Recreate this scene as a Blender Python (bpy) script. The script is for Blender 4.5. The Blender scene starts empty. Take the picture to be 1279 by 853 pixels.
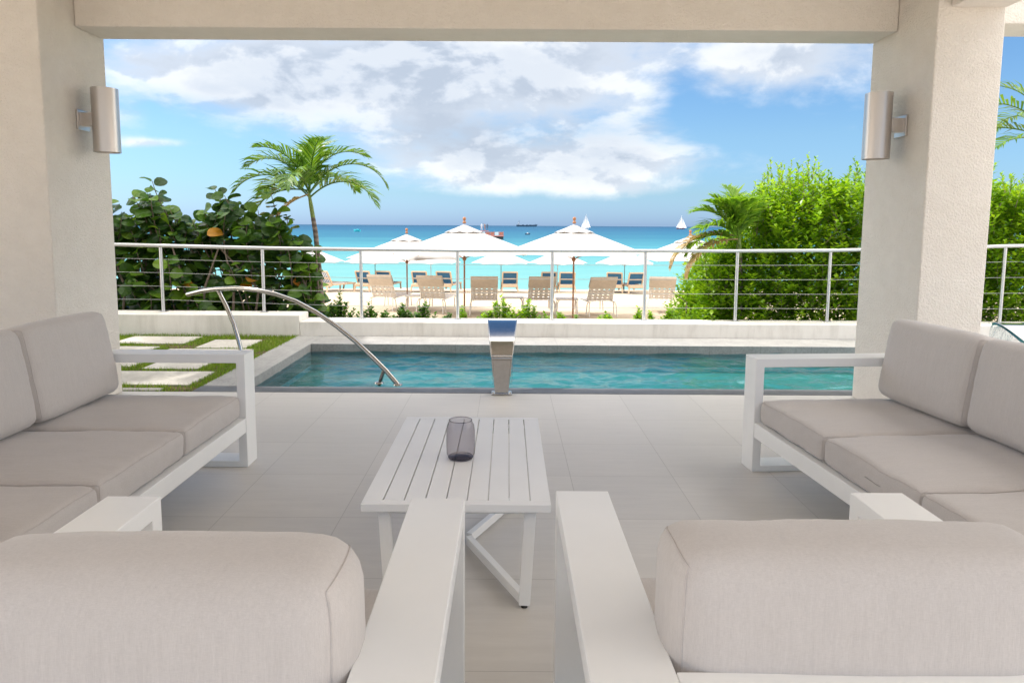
import bpy, math, random
from mathutils import Vector, Matrix, noise
random.seed(7)
R = math.radians
S = bpy.context.scene
COL = S.collection

# ------------------------------------------------------------------ camera
H = 1.4
F_PX = 860.0
PITCH = math.atan(91.2 / F_PX)
ROLL = R(.35)
cd = bpy.data.cameras.new('camera')
cam = bpy.data.objects.new('camera', cd); COL.objects.link(cam)
cd.sensor_width = 36; cd.lens = F_PX / 1279 * 36
cd.shift_x = 5.5 / 1279; cd.shift_y = -53.3 / 1279
cd.clip_start = .05; cd.clip_end = 60000
cam.matrix_world = Matrix.Translation((0, 0, H)) @ Matrix.Rotation(R(90) - PITCH, 4, 'X') @ Matrix.Rotation(ROLL, 4, 'Z')
S.camera = cam

# ------------------------------------------------------------------ light
SUN_EL, SUN_AZ = 52, -72          # azimuth from +Y, negative = left
w = bpy.data.worlds.new('World'); S.world = w; w.use_nodes = True
sd = bpy.data.lights.new('sun', 'SUN'); sd.energy = 2.0; sd.angle = R(.6); sd.color = (1, .95, .87)
sun = bpy.data.objects.new('sun', sd); COL.objects.link(sun)
tos = Vector((math.sin(R(SUN_AZ)) * math.cos(R(SUN_EL)), math.cos(R(SUN_AZ)) * math.cos(R(SUN_EL)), math.sin(R(SUN_EL))))
sun.rotation_euler = tos.to_track_quat('Z', 'Y').to_euler()
sun.location = tos * 30
SKY_STRENGTH = .068
S.view_settings.view_transform = 'Standard'; S.view_settings.look = 'None'
S.view_settings.exposure = 1.02; S.view_settings.gamma = 1
S.cycles.max_bounces = 10; S.cycles.diffuse_bounces = 5; S.cycles.transparent_max_bounces = 16
S.cycles.caustics_reflective = False; S.cycles.caustics_refractive = False
S.cycles.sample_clamp_indirect = 6

class NT:
    def __init__(s, tree): s.t = tree; s.n = tree.nodes; s.l = tree.links
    def node(s, typ, **kw):
        n = s.n.new(typ)
        for k, v in kw.items():
            if hasattr(n, k) and k not in ('inputs',): setattr(n, k, v)
        return n
    def link(s, a, b): s.l.new(a, b)
    def val(s, sock, v):
        if hasattr(v, 'is_output') or isinstance(v, bpy.types.NodeSocket): s.l.new(v, sock)
        else: sock.default_value = v
    def math(s, op, a, b=0.0, c=None, clamp=False):
        n = s.n.new('ShaderNodeMath'); n.operation = op; n.use_clamp = clamp
        s.val(n.inputs[0], a); s.val(n.inputs[1], b)
        if c is not None: s.val(n.inputs[2], c)
        return n.outputs[0]
    def mix(s, f, a, b, blend='MIX'):
        n = s.n.new('ShaderNodeMix'); n.data_type = 'RGBA'; n.blend_type = blend
        s.val(n.inputs[0], f)
        s.val(n.inputs[6], a if not isinstance(a, tuple) else (*a[:3], 1)); s.val(n.inputs[7], b if not isinstance(b, tuple) else (*b[:3], 1))
        return n.outputs[2]
    def noise(s, vec, scale, detail=4, rough=.55, dist=0, dim='3D'):
        n = s.n.new('ShaderNodeTexNoise'); n.noise_dimensions = dim
        n.inputs['Scale'].default_value = scale; n.inputs['Detail'].default_value = detail
        n.inputs['Roughness'].default_value = rough; n.inputs['Distortion'].default_value = dist
        if vec is not None: s.l.new(vec, n.inputs['Vector'])
        return n.outputs['Fac']
    def ramp(s, f, stops, interp='LINEAR'):
        n = s.n.new('ShaderNodeValToRGB'); e = n.color_ramp.elements; n.color_ramp.interpolation = interp
        while len(e) < len(stops): e.new(.5)
        for i, (p, c) in enumerate(stops):
            e[i].position = p; e[i].color = (*c, 1) if isinstance(c, tuple) else (c, c, c, 1)
        s.l.new(f, n.inputs[0]); return n.outputs[0]
    def mapr(s, v, a, b, c=0., d=1., smooth=False):
        n = s.n.new('ShaderNodeMapRange'); n.interpolation_type = 'SMOOTHSTEP' if smooth else 'LINEAR'
        s.val(n.inputs[0], v); n.inputs[1].default_value = a; n.inputs[2].default_value = b
        n.inputs[3].default_value = c; n.inputs[4].default_value = d
        return n.outputs[0]
    def scalevec(s, vec, sc, loc=(0, 0, 0), rot=(0, 0, 0)):
        n = s.n.new('ShaderNodeMapping'); s.l.new(vec, n.inputs[0])
        n.inputs['Scale'].default_value = sc; n.inputs['Location'].default_value = loc; n.inputs['Rotation'].default_value = rot
        return n.outputs[0]
    def bump(s, h, strength, dist, normal=None):
        n = s.n.new('ShaderNodeBump'); n.inputs['Strength'].default_value = strength; n.inputs['Distance'].default_value = dist
        s.l.new(h, n.inputs['Height'])
        if normal is not None: s.l.new(normal, n.inputs['Normal'])
        return n.outputs[0]

# ---- sky with clouds, all by world direction
def build_world():
    t = NT(w.node_tree); t.n.clear()
    sky = t.node('ShaderNodeTexSky'); sky.sky_type = 'NISHITA'; sky.sun_disc = False
    sky.sun_elevation = R(SUN_EL); sky.sun_rotation = R(SUN_AZ) % (2 * math.pi)
    sky.altitude = 0; sky.air_density = 1.0; sky.dust_density = .6; sky.ozone_density = 2.0
    tc = t.node('ShaderNodeTexCoord'); d = tc.outputs['Generated']
    sp = t.node('ShaderNodeSeparateXYZ'); t.link(d, sp.inputs[0])
    X, Y, Z = sp.outputs
    Yc = t.math('MAXIMUM', Y, .05)
    u = t.math('DIVIDE', X, Yc); v = t.math('DIVIDE', Z, Yc)
    v1 = t.scalevec(d, (1, 1, 1.9))
    n1 = t.noise(v1, 5.5, 9, .56, .25)
    n2 = t.noise(t.scalevec(d, (1, 1, 2.6), (3.1, 1.7, .4)), 17, 8, .6, .2)
    n1b = t.noise(t.scalevec(d, (1, 1, 1.9), (-.012, 0, .045)), 5.5, 9, .56, .25)   # same field, looked up nearer the sun
    def blob(x, y, rx, ry, a):
        cu, cv = (x - 634) / 860, (282 - y) / 860
        du = t.math('DIVIDE', t.math('SUBTRACT', u, cu), rx / 860); dv = t.math('DIVIDE', t.math('SUBTRACT', v, cv), ry / 860)
        q = t.math('ADD', t.math('MULTIPLY', du, du), t.math('MULTIPLY', dv, dv))
        return t.math('MULTIPLY', t.math('EXPONENT', t.math('MULTIPLY', q, -1.0)), a)
    blobs = [(170, 90, 150, 46, .40), (400, 95, 190, 62, .40), (600, 95, 190, 75, .42), (740, 90, 130, 60, .3), (560, 185, 120, 40, .25),
             (680, 205, 190, 32, .27), (800, 160, 70, 40, .18), (950, 85, 95, 34, .32), (1070, 98, 90, 48, .34), (1000, 60, 160, 22, .18), (200, 184, 62, 8, .36), (160, 150, 34, 14, .16),
             (830, 200, 130, 20, .18), (700, 236, 260, 20, .19), (640, 215, 170, 28, .14), (330, 110, 120, 50, .12),
             (210, 225, 140, 40, -.2), (1200, 160, 110, 120, -.25), (520, 266, 500, 16, -.12), (850, 120, 22, 40, -.12)]
    acc = None
    for b in blobs:
        q = blob(*b); acc = q if acc is None else t.math('ADD', acc, q)
    front = t.mapr(Y, .15, .5, 0, 1, True)
    acc = t.math('MULTIPLY', acc, front)
    base = t.mapr(Z, .34, .60, 0.0, .44, True)          # overhead: unseen broken cloud, added to brighten the shaded terrace
    gap = t.math('MULTIPLY', t.mapr(Y, .45, .6, 0, 1, True), t.mapr(t.math('ABSOLUTE', X), .42, .28, 0, 1, True))  # unseen clear patch cut into the cloud so the fountain mirrors blue sky
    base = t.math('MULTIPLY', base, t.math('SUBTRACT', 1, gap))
    side = t.mapr(t.math('ABSOLUTE', X), .72, .88, 0, 1, True)  # unseen clouds at both sides, added to light columns, sofas and floor
    back = t.mapr(Y, .1, -.2, 0., .12, True)  # unseen cloud behind the camera, added as fill for the terrace
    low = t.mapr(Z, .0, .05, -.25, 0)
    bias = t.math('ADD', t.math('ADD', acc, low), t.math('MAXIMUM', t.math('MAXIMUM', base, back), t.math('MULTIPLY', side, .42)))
    nz = t.math('ADD', t.math('MULTIPLY', n1, .72), t.math('MULTIPLY', n2, .28))
    dens = t.math('ADD', t.math('SUBTRACT', nz, .5), t.math('SUBTRACT', bias, .22))
    cover = t.mapr(dens, -.13, .26, 0, 1, True)
    # thickness shading: thick parts and undersides grey-violet, sun side white
    lit = t.math('SUBTRACT', n1, n1b)
    lit = t.mapr(lit, -.045, .045, 0, 1, True)
    thick = t.mapr(dens, .1, .42, 1, 0, True)
    hl = t.math('ADD', t.math('MULTIPLY', lit, .5), t.math('MULTIPLY', thick, .5), clamp=True)
    gb = t.math('ADD', blob(650, 172, 220, 24, .45), blob(230, 140, 170, 20, .4))
    hl = t.math('SUBTRACT', hl, t.math('MULTIPLY', gb, front), clamp=True)
    ccol = t.ramp(hl, [(0, (.285, .32, .375)), (.4, (.38, .41, .455)), (.7, (.475, .49, .505)), (1, (.57, .57, .565))])
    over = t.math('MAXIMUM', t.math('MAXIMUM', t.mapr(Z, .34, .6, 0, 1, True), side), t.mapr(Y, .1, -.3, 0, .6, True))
    ccol = t.mix(over, ccol, t.ramp(hl, [(0, (1.45, 1.38, 1.29)), (1, (2.4, 2.28, 2.13))]))  # out-of-view clouds made far brighter than the visible ones, as fill light
    # the sky behind: Nishita, scaled; its yellowish horizon band cooled to the hazy blue of the tropics
    tint = t.ramp(t.mapr(Z, 0, .30), [(0, (.58, .90, 1.72)), (.15, (.62, .88, 1.24)), (.4, (.72, .96, 1.16)), (1, (.66, .97, 1.20))])
    skc = t.mix(1.0, sky.outputs[0], tint, 'MULTIPLY')
    skm = t.node('ShaderNodeVectorMath'); skm.operation = 'SCALE'; t.link(skc, skm.inputs[0]); skm.inputs['Scale'].default_value = SKY_STRENGTH
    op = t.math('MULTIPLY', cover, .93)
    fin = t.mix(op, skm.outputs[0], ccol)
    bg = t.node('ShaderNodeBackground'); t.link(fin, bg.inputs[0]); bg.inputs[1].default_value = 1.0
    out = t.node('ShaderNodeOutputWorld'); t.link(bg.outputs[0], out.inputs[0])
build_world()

# ------------------------------------------------------------------ pixel helpers (real points from picture measurements)
def ray(x, y):
    a = (x - 634) / F_PX; b = -(y - 373.2) / F_PX
    a2 = a * math.cos(ROLL) - b * math.sin(ROLL); b2 = a * math.sin(ROLL) + b * math.cos(ROLL)
    return Vector((a2, b2 * math.sin(PITCH) + math.cos(PITCH), b2 * math.cos(PITCH) - math.sin(PITCH)))
def atZ(x, y, Z=0.):
    d = ray(x, y); t = (Z - H) / d.z; return Vector((d.x * t, d.y * t, Z))
def atY(x, y, Y):
    d = ray(x, y); t = Y / d.y; return Vector((d.x * t, Y, H + d.z * t))
def atPlane(x, y, p, n):
    d = ray(x, y); o = Vector((0, 0, H)); t = (Vector(p) - o).dot(n) / d.dot(n); return o + d * t

# ------------------------------------------------------------------ materials
def mat(name, color=(.5, .5, .5), rough=.5, metal=0., spec=.5, fn=None, **kw):
    m = bpy.data.materials.new(name); m.use_nodes = True
    t = NT(m.node_tree); b = t.n['Principled BSDF']
    b.inputs['Base Color'].default_value = (*color, 1); b.inputs['Roughness'].default_value = rough
    b.inputs['Metallic'].default_value = metal; b.inputs['Specular IOR Level'].default_value = spec
    for k, v in kw.items(): b.inputs[k].default_value = v
    if fn: fn(t, b)
    return m
def objco(t): return t.node('ShaderNodeTexCoord').outputs['Object']
def worldco(t): return t.node('ShaderNodeNewGeometry').outputs['Position']
def sep(t, v):
    s = t.node('ShaderNodeSeparateXYZ'); t.link(v, s.inputs[0]); return s.outputs
def vary(base, amt=.12, scale=3., bs=None, bstr=.2, bdist=.002, world=True, rvar=0):
    def fn(t, b):
        c = worldco(t) if world else objco(t)
        f = t.noise(c, scale, 6, .6)
        lo = tuple(x * (1 - amt) for x in base); hi = tuple(min(1, x * (1 + amt)) for x in base)
        t.link(t.ramp(f, [(.25, lo), (.75, hi)]), b.inputs['Base Color'])
        if rvar: t.link(t.mapr(f, .3, .7, b.inputs['Roughness'].default_value - rvar, b.inputs['Roughness'].default_value + rvar), b.inputs['Roughness'])
        if bs: t.link(t.bump(t.noise(c, bs, 3, .6), bstr, bdist), b.inputs['Normal'])
    return fn
M = {}
def f_stucco(t, b):
    c = worldco(t)
    big = t.noise(c, 1.1, 4, .6); med = t.noise(c, 9, 5, .6)
    col = t.mix(t.mapr(t.math('ADD', t.math('MULTIPLY', big, .6), t.math('MULTIPLY', med, .4)), .35, .65), (.80, .745, .675), (.87, .82, .755))
    t.link(col, b.inputs['Base Color'])
    g = t.noise(c, 75, 4, .65); g2 = t.noise(c, 28, 3, .5)
    h = t.math('ADD', t.mapr(g, .35, .62), t.math('MULTIPLY', g2, .7))
    t.link(t.bump(h, .8, .008), b.inputs['Normal'])
M['stucco'] = mat('stucco', rough=.92, spec=.2, fn=f_stucco)
def f_wallpaint(t, b):
    c = worldco(t)
    st = t.noise(t.scalevec(c, (5, 5, .9)), 2.2, 5, .65)
    big = t.noise(c, 1.3, 5, .65)
    f = t.math('ADD', t.math('MULTIPLY', st, .5), t.math('MULTIPLY', big, .5))
    t.link(t.ramp(f, [(.33, (.62, .585, .53)), (.5, (.76, .725, .67)), (.7, (.82, .79, .735))]), b.inputs['Base Color'])
    t.link(t.bump(t.noise(c, 60, 3, .6), .3, .003), b.inputs['Normal'])
M['wallpaint'] = mat('wall_paint', rough=.85, spec=.25, fn=f_wallpaint)
M['white'] = mat('powder_coated_aluminium', (.83, .83, .82), .38, spec=.45, fn=vary((.83, .83, .82), .025, 4, 260, .12, .0006, False))
M['tablewhite'] = mat('table_white', (.83, .83, .825), .4, spec=.45, fn=vary((.83, .83, .825), .02, 5, 300, .1, .0005, False))
def f_fabric(t, b):
    c = objco(t)
    wx = t.noise(t.scalevec(c, (800, 60, 800)), 1.0, 2, .5); wy = t.noise(t.scalevec(c, (110, 900, 900)), 1.0, 2, .5)
    wz = t.noise(t.scalevec(c, (900, 60, 60)), 1.0, 2, .5)
    slub = t.noise(t.scalevec(c, (170, 7, 170)), 1.0, 3, .6)
    big = t.noise(c, 4, 4, .6)
    f = t.math('ADD', t.math('MULTIPLY', t.math('ADD', wx, wy), .3), t.math('ADD', t.math('MULTIPLY', slub, .25), t.math('MULTIPLY', big, .15)))
    t.link(t.ramp(f, [(.3, (.46, .425, .405)), (.7, (.60, .56, .535))]), b.inputs['Base Color'])
    h = t.math('ADD', t.math('ADD', wx, wy), wz)
    nb = t.bump(h, .35, .0012)
    wr = t.noise(t.scalevec(c, (1, 1, 1)), 3.5, 2, .4, .6)
    t.link(t.bump(wr, .15, .012, nb), b.inputs['Normal'])
    b.inputs['Sheen Weight'].default_value = .25; b.inputs['Sheen Roughness'].default_value = .5
M['fabric'] = mat('cushion_fabric', rough=.95, spec=.15, fn=f_fabric)
M['seam'] = mat('seam_fabric', (.50, .46, .44), .95, spec=.1, fn=vary((.50, .46, .44), .1, 40, 300, .3, .001, False))
def f_deck(t, b):
    c = worldco(t)
    X, Y, Z = sep(t, c)
    px, py = .577, .572
    ux = t.math('DIVIDE', t.math('ADD', X, .795 + px * 40), px); uy = t.math('DIVIDE', t.math('SUBTRACT', Y, 3.185 - py * 40), py)
    fx = t.math('ABSOLUTE', t.math('SUBTRACT', t.math('FRACT', ux), .5)); fy = t.math('ABSOLUTE', t.math('SUBTRACT', t.math('FRACT', uy), .5))
    edge = t.math('MAXIMUM', fx, fy)
    joint = t.mapr(edge, .4962, .4980, 0, 1)
    wn = t.node('ShaderNodeTexWhiteNoise'); wn.noise_dimensions = '2D'
    cb = t.node('ShaderNodeCombineXYZ'); t.link(t.math('FLOOR', ux), cb.inputs[0]); t.link(t.math('FLOOR', uy), cb.inputs[1]); t.link(cb.outputs[0], wn.inputs[0])
    streak = t.noise(t.scalevec(c, (2.2, 16, 1), rot=(0, 0, .25)), 1.3, 8, .62)
    streak2 = t.noise(t.scalevec(c, (14, 90, 1)), 1, 4, .6)
    big = t.noise(c, .9, 4, .6)
    f = t.math('ADD', t.math('MULTIPLY', streak, .5), t.math('ADD', t.math('MULTIPLY', big, .22), t.math('MULTIPLY', streak2, .18)))
    f = t.math('ADD', f, t.math('MULTIPLY', wn.outputs[0], .12))
    col = t.ramp(f, [(.28, (.54, .515, .485)), (.72, (.66, .635, .605))])
    col = t.mix(t.math('MULTIPLY', joint, .5), col, (.27, .25, .23))
    t.link(col, b.inputs['Base Color'])
    t.link(t.mapr(f, .3, .65, .38, .55), b.inputs['Roughness'])
    h = t.math('SUBTRACT', t.math('MULTIPLY', streak2, .25), joint)
    t.link(t.bump(h, .3, .002), b.inputs['Normal'])
M['deck'] = mat('deck_tile', rough=.45, spec=.4, fn=f_deck)
def f_coping(t, b):
    c = worldco(t)
    f = t.math('ADD', t.math('MULTIPLY', t.noise(c, 5, 8, .7), .6), t.math('MULTIPLY', t.noise(c, 40, 4, .6), .4))
    X, Y, Z = sep(t, c)
    fx = t.math('ABSOLUTE', t.math('SUBTRACT', t.math('FRACT', t.math('DIVIDE', t.math('ADD', X, 40.21), .60)), .5))
    j = t.mapr(fx, .4955, .498, 0, .6)
    col = t.ramp(f, [(.3, (.235, .23, .225)), (.7, (.39, .385, .375))])
    t.link(t.mix(j, col, (.15, .15, .15)), b.inputs['Base Color'])
    t.link(t.bump(f, .3, .004), b.inputs['Normal'])
M['coping'] = mat('coping_stone', rough=.6, spec=.35, fn=f_coping)
M['coping_dark'] = mat('coping_slate', rough=.5, spec=.4, fn=vary((.115, .12, .132), .25, 8, 50, .2, .002))
def f_poolin(t, b):
    c = worldco(t); v = t.node('ShaderNodeTexVoronoi'); v.feature = 'DISTANCE_TO_EDGE'; v.inputs['Scale'].default_value = 4.5
    nd = t.node('ShaderNodeTexNoise'); nd.inputs['Scale'].default_value = 2.5; t.link(c, nd.inputs[0])
    ad = t.node('ShaderNodeVectorMath'); ad.operation = 'ADD'; t.link(c, ad.inputs[0])
    s2 = t.node('ShaderNodeVectorMath'); s2.operation = 'SCALE'; t.link(nd.outputs['Color'], s2.inputs[0]); s2.inputs['Scale'].default_value = .35
    t.link(s2.outputs[0], ad.inputs[1])
    f = t.noise(c, 14, 5, .65)
    t.link(t.ramp(f, [(.3, (.20, .66, .80)), (.7, (.38, .84, .95))]), b.inputs['Base Color'])
    t.n.remove(v)
M['poolin'] = mat('pool_plaster', rough=.7, fn=f_poolin)
def f_water(t, b):
    # clear tinted water: fresnel mix of a tinted transparent layer and a mirror layer with ripples
    c = worldco(t); t.n.remove(b)
    n1 = t.noise(t.scalevec(c, (1, 1.7, 1)), 4.2, 5, .6, 1.2); n2 = t.noise(t.scalevec(c, (1, 1.5, 1)), 15, 3, .5, .6)
    h = t.math('ADD', n1, t.math('MULTIPLY', n2, .35))
    bn = t.bump(n2, .5, .012)
    gl = t.node('ShaderNodeBsdfGlossy'); gl.inputs['Roughness'].default_value = .03; t.link(bn, gl.inputs['Normal'])
    gl.inputs['Color'].default_value = (.9, .95, 1, 1)
    rf = t.node('ShaderNodeBsdfRefraction'); rf.inputs['IOR'].default_value = 1.33; rf.inputs['Roughness'].default_value = .0
    rf.inputs['Color'].default_value = (.30, .80, .95, 1); t.link(bn, rf.inputs['Normal'])
    tr = t.node('ShaderNodeBsdfTransparent'); tr.inputs[0].default_value = (.30, .80, .95, 1)
    mx0 = t.node('ShaderNodeMixShader'); mx0.inputs[0].default_value = .3; t.link(tr.outputs[0], mx0.inputs[1]); t.link(rf.outputs[0], mx0.inputs[2])
    fr = t.node('ShaderNodeFresnel'); fr.inputs[0].default_value = 1.33; t.link(bn, fr.inputs[1])
    mx = t.node('ShaderNodeMixShader'); t.link(fr.outputs[0], mx.inputs[0]); t.link(mx0.outputs[0], mx.inputs[1]); t.link(gl.outputs[0], mx.inputs[2])
    t.link(mx.outputs[0], t.n['Material Output'].inputs[0])
M['poolwater'] = mat('pool_water', fn=f_water)
def f_sea(t, b):
    c = worldco(t); X, Y, Z = sep(t, c)
    patch = t.math('ADD', t.math('MULTIPLY', t.noise(t.scalevec(c, (.006, .02, 1)), 1, 6, .65), .6), t.math('MULTIPLY', t.noise(t.scalevec(c, (.12, .35, 1)), 1, 6, .7), .4))
    lg = t.math('LOGARITHM', t.math('MAXIMUM', Y, 20), 10.)
    lg = t.math('ADD', lg, t.math('MULTIPLY', t.math('SUBTRACT', patch, .5), .75))
    f = t.mapr(lg, 1.5, 3.6)
    col = t.ramp(f, [(0, (.155, .335, .33)), (.12, (.105, .285, .30)), (.24, (.05, .21, .265)), (.38, (.022, .125, .20)), (.58, (.012, .085, .17)), (1, (.010, .06, .13))])
    t.link(col, b.inputs['Base Color'])
    w1 = t.noise(t.scalevec(c, (.45, 1.1, 1)), 1.0, 6, .6, .3); w2 = t.noise(t.scalevec(c, (.05, .13, 1)), 1, 5, .6)
    h = t.math('ADD', w1, t.math('MULTIPLY', w2, 2.5))
    bn = t.bump(h, .7, .25)
    df = t.node('ShaderNodeBsdfDiffuse'); t.link(col, df.inputs[0]); t.link(bn, df.inputs[1])
    gl = t.node('ShaderNodeBsdfGlossy'); gl.inputs['Roughness'].default_value = .25; t.link(bn, gl.inputs['Normal']); t.n.remove(b)
    mx = t.node('ShaderNodeMixShader'); mx.inputs[0].default_value = .13; t.link(df.outputs[0], mx.inputs[1]); t.link(gl.outputs[0], mx.inputs[2])
    t.link(mx.outputs[0], t.n['Material Output'].inputs[0])
M['sea'] = mat('sea_water', rough=.22, spec=.22, fn=f_sea)
def f_sand(t, b):
    c = worldco(t)
    f = t.math('ADD', t.math('MULTIPLY', t.noise(c, 1.2, 6, .65), .6), t.math('MULTIPLY', t.noise(c, 14, 5, .6), .4))
    t.link(t.ramp(f, [(.3, (.44, .355, .26)), (.7, (.58, .485, .37))]), b.inputs['Base Color'])
    h = t.math('ADD', t.noise(c, 4, 4, .6), t.math('MULTIPLY', t.noise(c, 18, 4, .6), .4))
    t.link(t.bump(h, .8, .06), b.inputs['Normal'])
M['sand'] = mat('sand', rough=.95, spec=.1, fn=f_sand)
M['soil'] = mat('soil', rough=.95, spec=.1, fn=vary((.11, .08, .05), .3, 8, 40, .5, .01))
def f_paver(t, b):
    c = worldco(t)
    f = t.math('ADD', t.math('MULTIPLY', t.noise(c, 3, 6, .65), .6), t.math('MULTIPLY', t.noise(c, 30, 4, .6), .4))
    t.link(t.ramp(f, [(.3, (.36, .34, .30)), (.7, (.56, .54, .50))]), b.inputs['Base Color'])
    t.link(t.bump(f, .3, .004), b.inputs['Normal'])
M['paver'] = mat('paver_stone', rough=.85, spec=.2, fn=f_paver)
def f_steel(t, b):
    c = objco(t)
    t.link(t.mapr(t.noise(t.scalevec(c, (300, 300, 4)), 1, 3, .6), .3, .7, .14, .30), b.inputs['Roughness'])
M['steel'] = mat('brushed_steel', (.62, .60, .57), .2, 1.0, fn=f_steel)
M['polished'] = mat('polished_steel', (.44, .42, .40), .1, 1.0, fn=vary((.44, .42, .40), .08, 30, None, world=False))
def f_lamp(t, b):
    c = objco(t)
    t.link(t.mapr(t.noise(t.scalevec(c, (400, 400, 5)), 1, 3, .6), .3, .7, .32, .44), b.inputs['Roughness'])
M['lampmetal'] = mat('brushed_nickel', (.56, .52, .49), .36, .9, fn=f_lamp)
M['railmetal'] = mat('rail_metal', (.62, .62, .63), .35, .85, fn=vary((.62, .62, .63), .06, 30, 120, .1, .001, False))
M['cable'] = mat('cable', (.30, .31, .31), .4, .8)
M['darkmetal'] = mat('dark_metal', (.05, .06, .06), .5, .4)
def leafmat(name, cols, transl=.35, rough=.45, spec=.4):
    def fn(t, b):
        g = t.node('ShaderNodeNewGeometry'); c = g.outputs['Position']
        f = t.math('ADD', t.math('MULTIPLY', g.outputs['Random Per Island'], .6), t.math('MULTIPLY', t.noise(c, 3.0, 3, .6), .4))
        n = len(cols); col = t.ramp(f, [(.12 + .76 * i / (n - 1), cc) for i, cc in enumerate(cols)])
        t.link(col, b.inputs['Base Color'])
        tr = t.node('ShaderNodeBsdfTranslucent')
        t.link(t.mix(1.0, col, (1.35, 1.3, .45), 'MULTIPLY'), tr.inputs[0])
        mx = t.node('ShaderNodeMixShader'); mx.inputs[0].default_value = transl
        t.link(b.outputs[0], mx.inputs[1]); t.link(tr.outputs[0], mx.inputs[2]); t.link(mx.outputs[0], t.n['Material Output'].inputs[0])
    return mat(name, (.1, .2, .05), rough, spec=spec, fn=fn)
M['hedge'] = leafmat('hedge_leaf', [(.07, .17, .012), (.15, .31, .015), (.26, .44, .02), (.38, .54, .04)], .42, .32, .5)
M['shrub'] = leafmat('shrub_leaf', [(.04, .11, .015), (.08, .21, .02), (.15, .31, .03)], .35, .35, .5)
M['grape'] = leafmat('sea_grape_leaf', [(.014, .042, .010), (.030, .080, .014), (.065, .145, .016), (.17, .29, .028)], .38, .36, .35)
M['grape_old'] = leafmat('old_leaf', [(.35, .10, .02), (.55, .25, .02), (.30, .16, .04)], .4)
M['palm'] = leafmat('palm_leaf', [(.04, .11, .015), (.085, .19, .02), (.18, .30, .035)], .32, .35, .5)
M['palmlight'] = leafmat('young_palm_leaf', [(.10, .22, .02), (.18, .34, .03), (.30, .44, .05)], .4, .35, .4)
M['palmdead'] = leafmat('dry_palm_leaf', [(.30, .19, .08), (.42, .30, .15), (.33, .27, .08)], .3)
M['grass'] = leafmat('grass_blade', [(.09, .18, .02), (.17, .30, .03), (.30, .36, .08)], .35, .6, .2)
M['bark'] = mat('bark', rough=.9, fn=vary((.17, .13, .10), .3, 12, 50, .6, .01))
def f_trunk(t, b):
    c = objco(t); X, Y, Z = sep(t, c)
    r = t.math('SINE', t.math('MULTIPLY', Z, 75)); f = t.math('ADD', t.math('MULTIPLY', r, .25), t.noise(c, 12, 4, .6))
    t.link(t.ramp(f, [(.3, (.10, .075, .06)), (.8, (.24, .19, .16))]), b.inputs['Base Color']); t.link(t.bump(f, .5, .01), b.inputs['Normal'])
M['palmtrunk'] = mat('palm_trunk', rough=.9, fn=f_trunk)
M['crownshaft'] = mat('crownshaft', (.16, .22, .05), .45, fn=vary((.16, .22, .05), .2, 10))
M['stem'] = mat('green_stem', (.14, .16, .05), .6, fn=vary((.14, .15, .05), .2, 10))
def f_canvas(t, b):
    c = objco(t)
    t.link(t.ramp(t.noise(c, 2.5, 4, .6), [(.3, (.54, .535, .53)), (.7, (.62, .615, .61))]), b.inputs['Base Color'])
    tr = t.node('ShaderNodeBsdfTranslucent'); tr.inputs[0].default_value = (.8, .76, .72, 1)
    mx = t.node('ShaderNodeMixShader'); mx.inputs[0].default_value = .3
    t.link(b.outputs[0], mx.inputs[1]); t.link(tr.outputs[0], mx.inputs[2]); t.link(mx.outputs[0], t.n['Material Output'].inputs[0])
M['canvas'] = mat('white_canvas', rough=.9, spec=.1, fn=f_canvas)
M['wood'] = mat('teak', rough=.55, fn=vary((.30, .13, .06), .3, 9, 40, .2, .002, False))
M['polegrey'] = mat('green_grey_pole', (.16, .20, .20), .5, .3, fn=vary((.16, .20, .20), .1, 9))
M['resin'] = mat('white_resin', (.72, .68, .63), .5, fn=vary((.72, .68, .63), .05, 9, world=False))
M['strap'] = mat('strap', (.62, .55, .48), .7, fn=vary((.72, .67, .62), .06, 9, world=False))
M['towel'] = mat('beige_towel', (.58, .51, .44), .95, spec=.1, fn=vary((.58, .51, .44), .1, 9, 90, .4, .004, False))
M['tan'] = mat('tan_resin', (.58, .43, .29), .55, fn=vary((.58, .43, .29), .08, 9, world=False))
M['blue'] = mat('blue_sling', (.02, .10, .22), .7, fn=vary((.02, .11, .23), .15, 9, world=False))
def f_stripe(t, b):
    X, Y, Z = sep(t, objco(t))
    s = t.mapr(t.math('SINE', t.math('MULTIPLY', X, 52)), -.1, .1)
    t.link(t.mix(s, (.72, .74, .74), (.02, .10, .26)), b.inputs['Base Color'])
M['stripe'] = mat('striped_sling', rough=.7, fn=f_stripe)
def f_glass(t, b):
    t.n.remove(b)
    lw = t.node('ShaderNodeLayerWeight'); lw.inputs[0].default_value = .3; fc = lw.outputs['Facing']
    tint = t.ramp(fc, [(0, (.76, .74, .76)), (.5, (.68, .66, .68)), (1, (.30, .29, .30))])
    tr = t.node('ShaderNodeBsdfTransparent'); t.link(tint, tr.inputs[0])
    gl = t.node('ShaderNodeBsdfGlossy'); gl.inputs['Roughness'].default_value = .03
    mx = t.node('ShaderNodeMixShader'); t.link(t.math('MULTIPLY_ADD', t.math('POWER', fc, 3.0), .35, .035), mx.inputs[0]); t.link(tr.outputs[0], mx.inputs[1]); t.link(gl.outputs[0], mx.inputs[2])
    t.link(mx.outputs[0], t.n['Material Output'].inputs[0])
M['vase'] = mat('smoked_glass', fn=f_glass)
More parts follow.
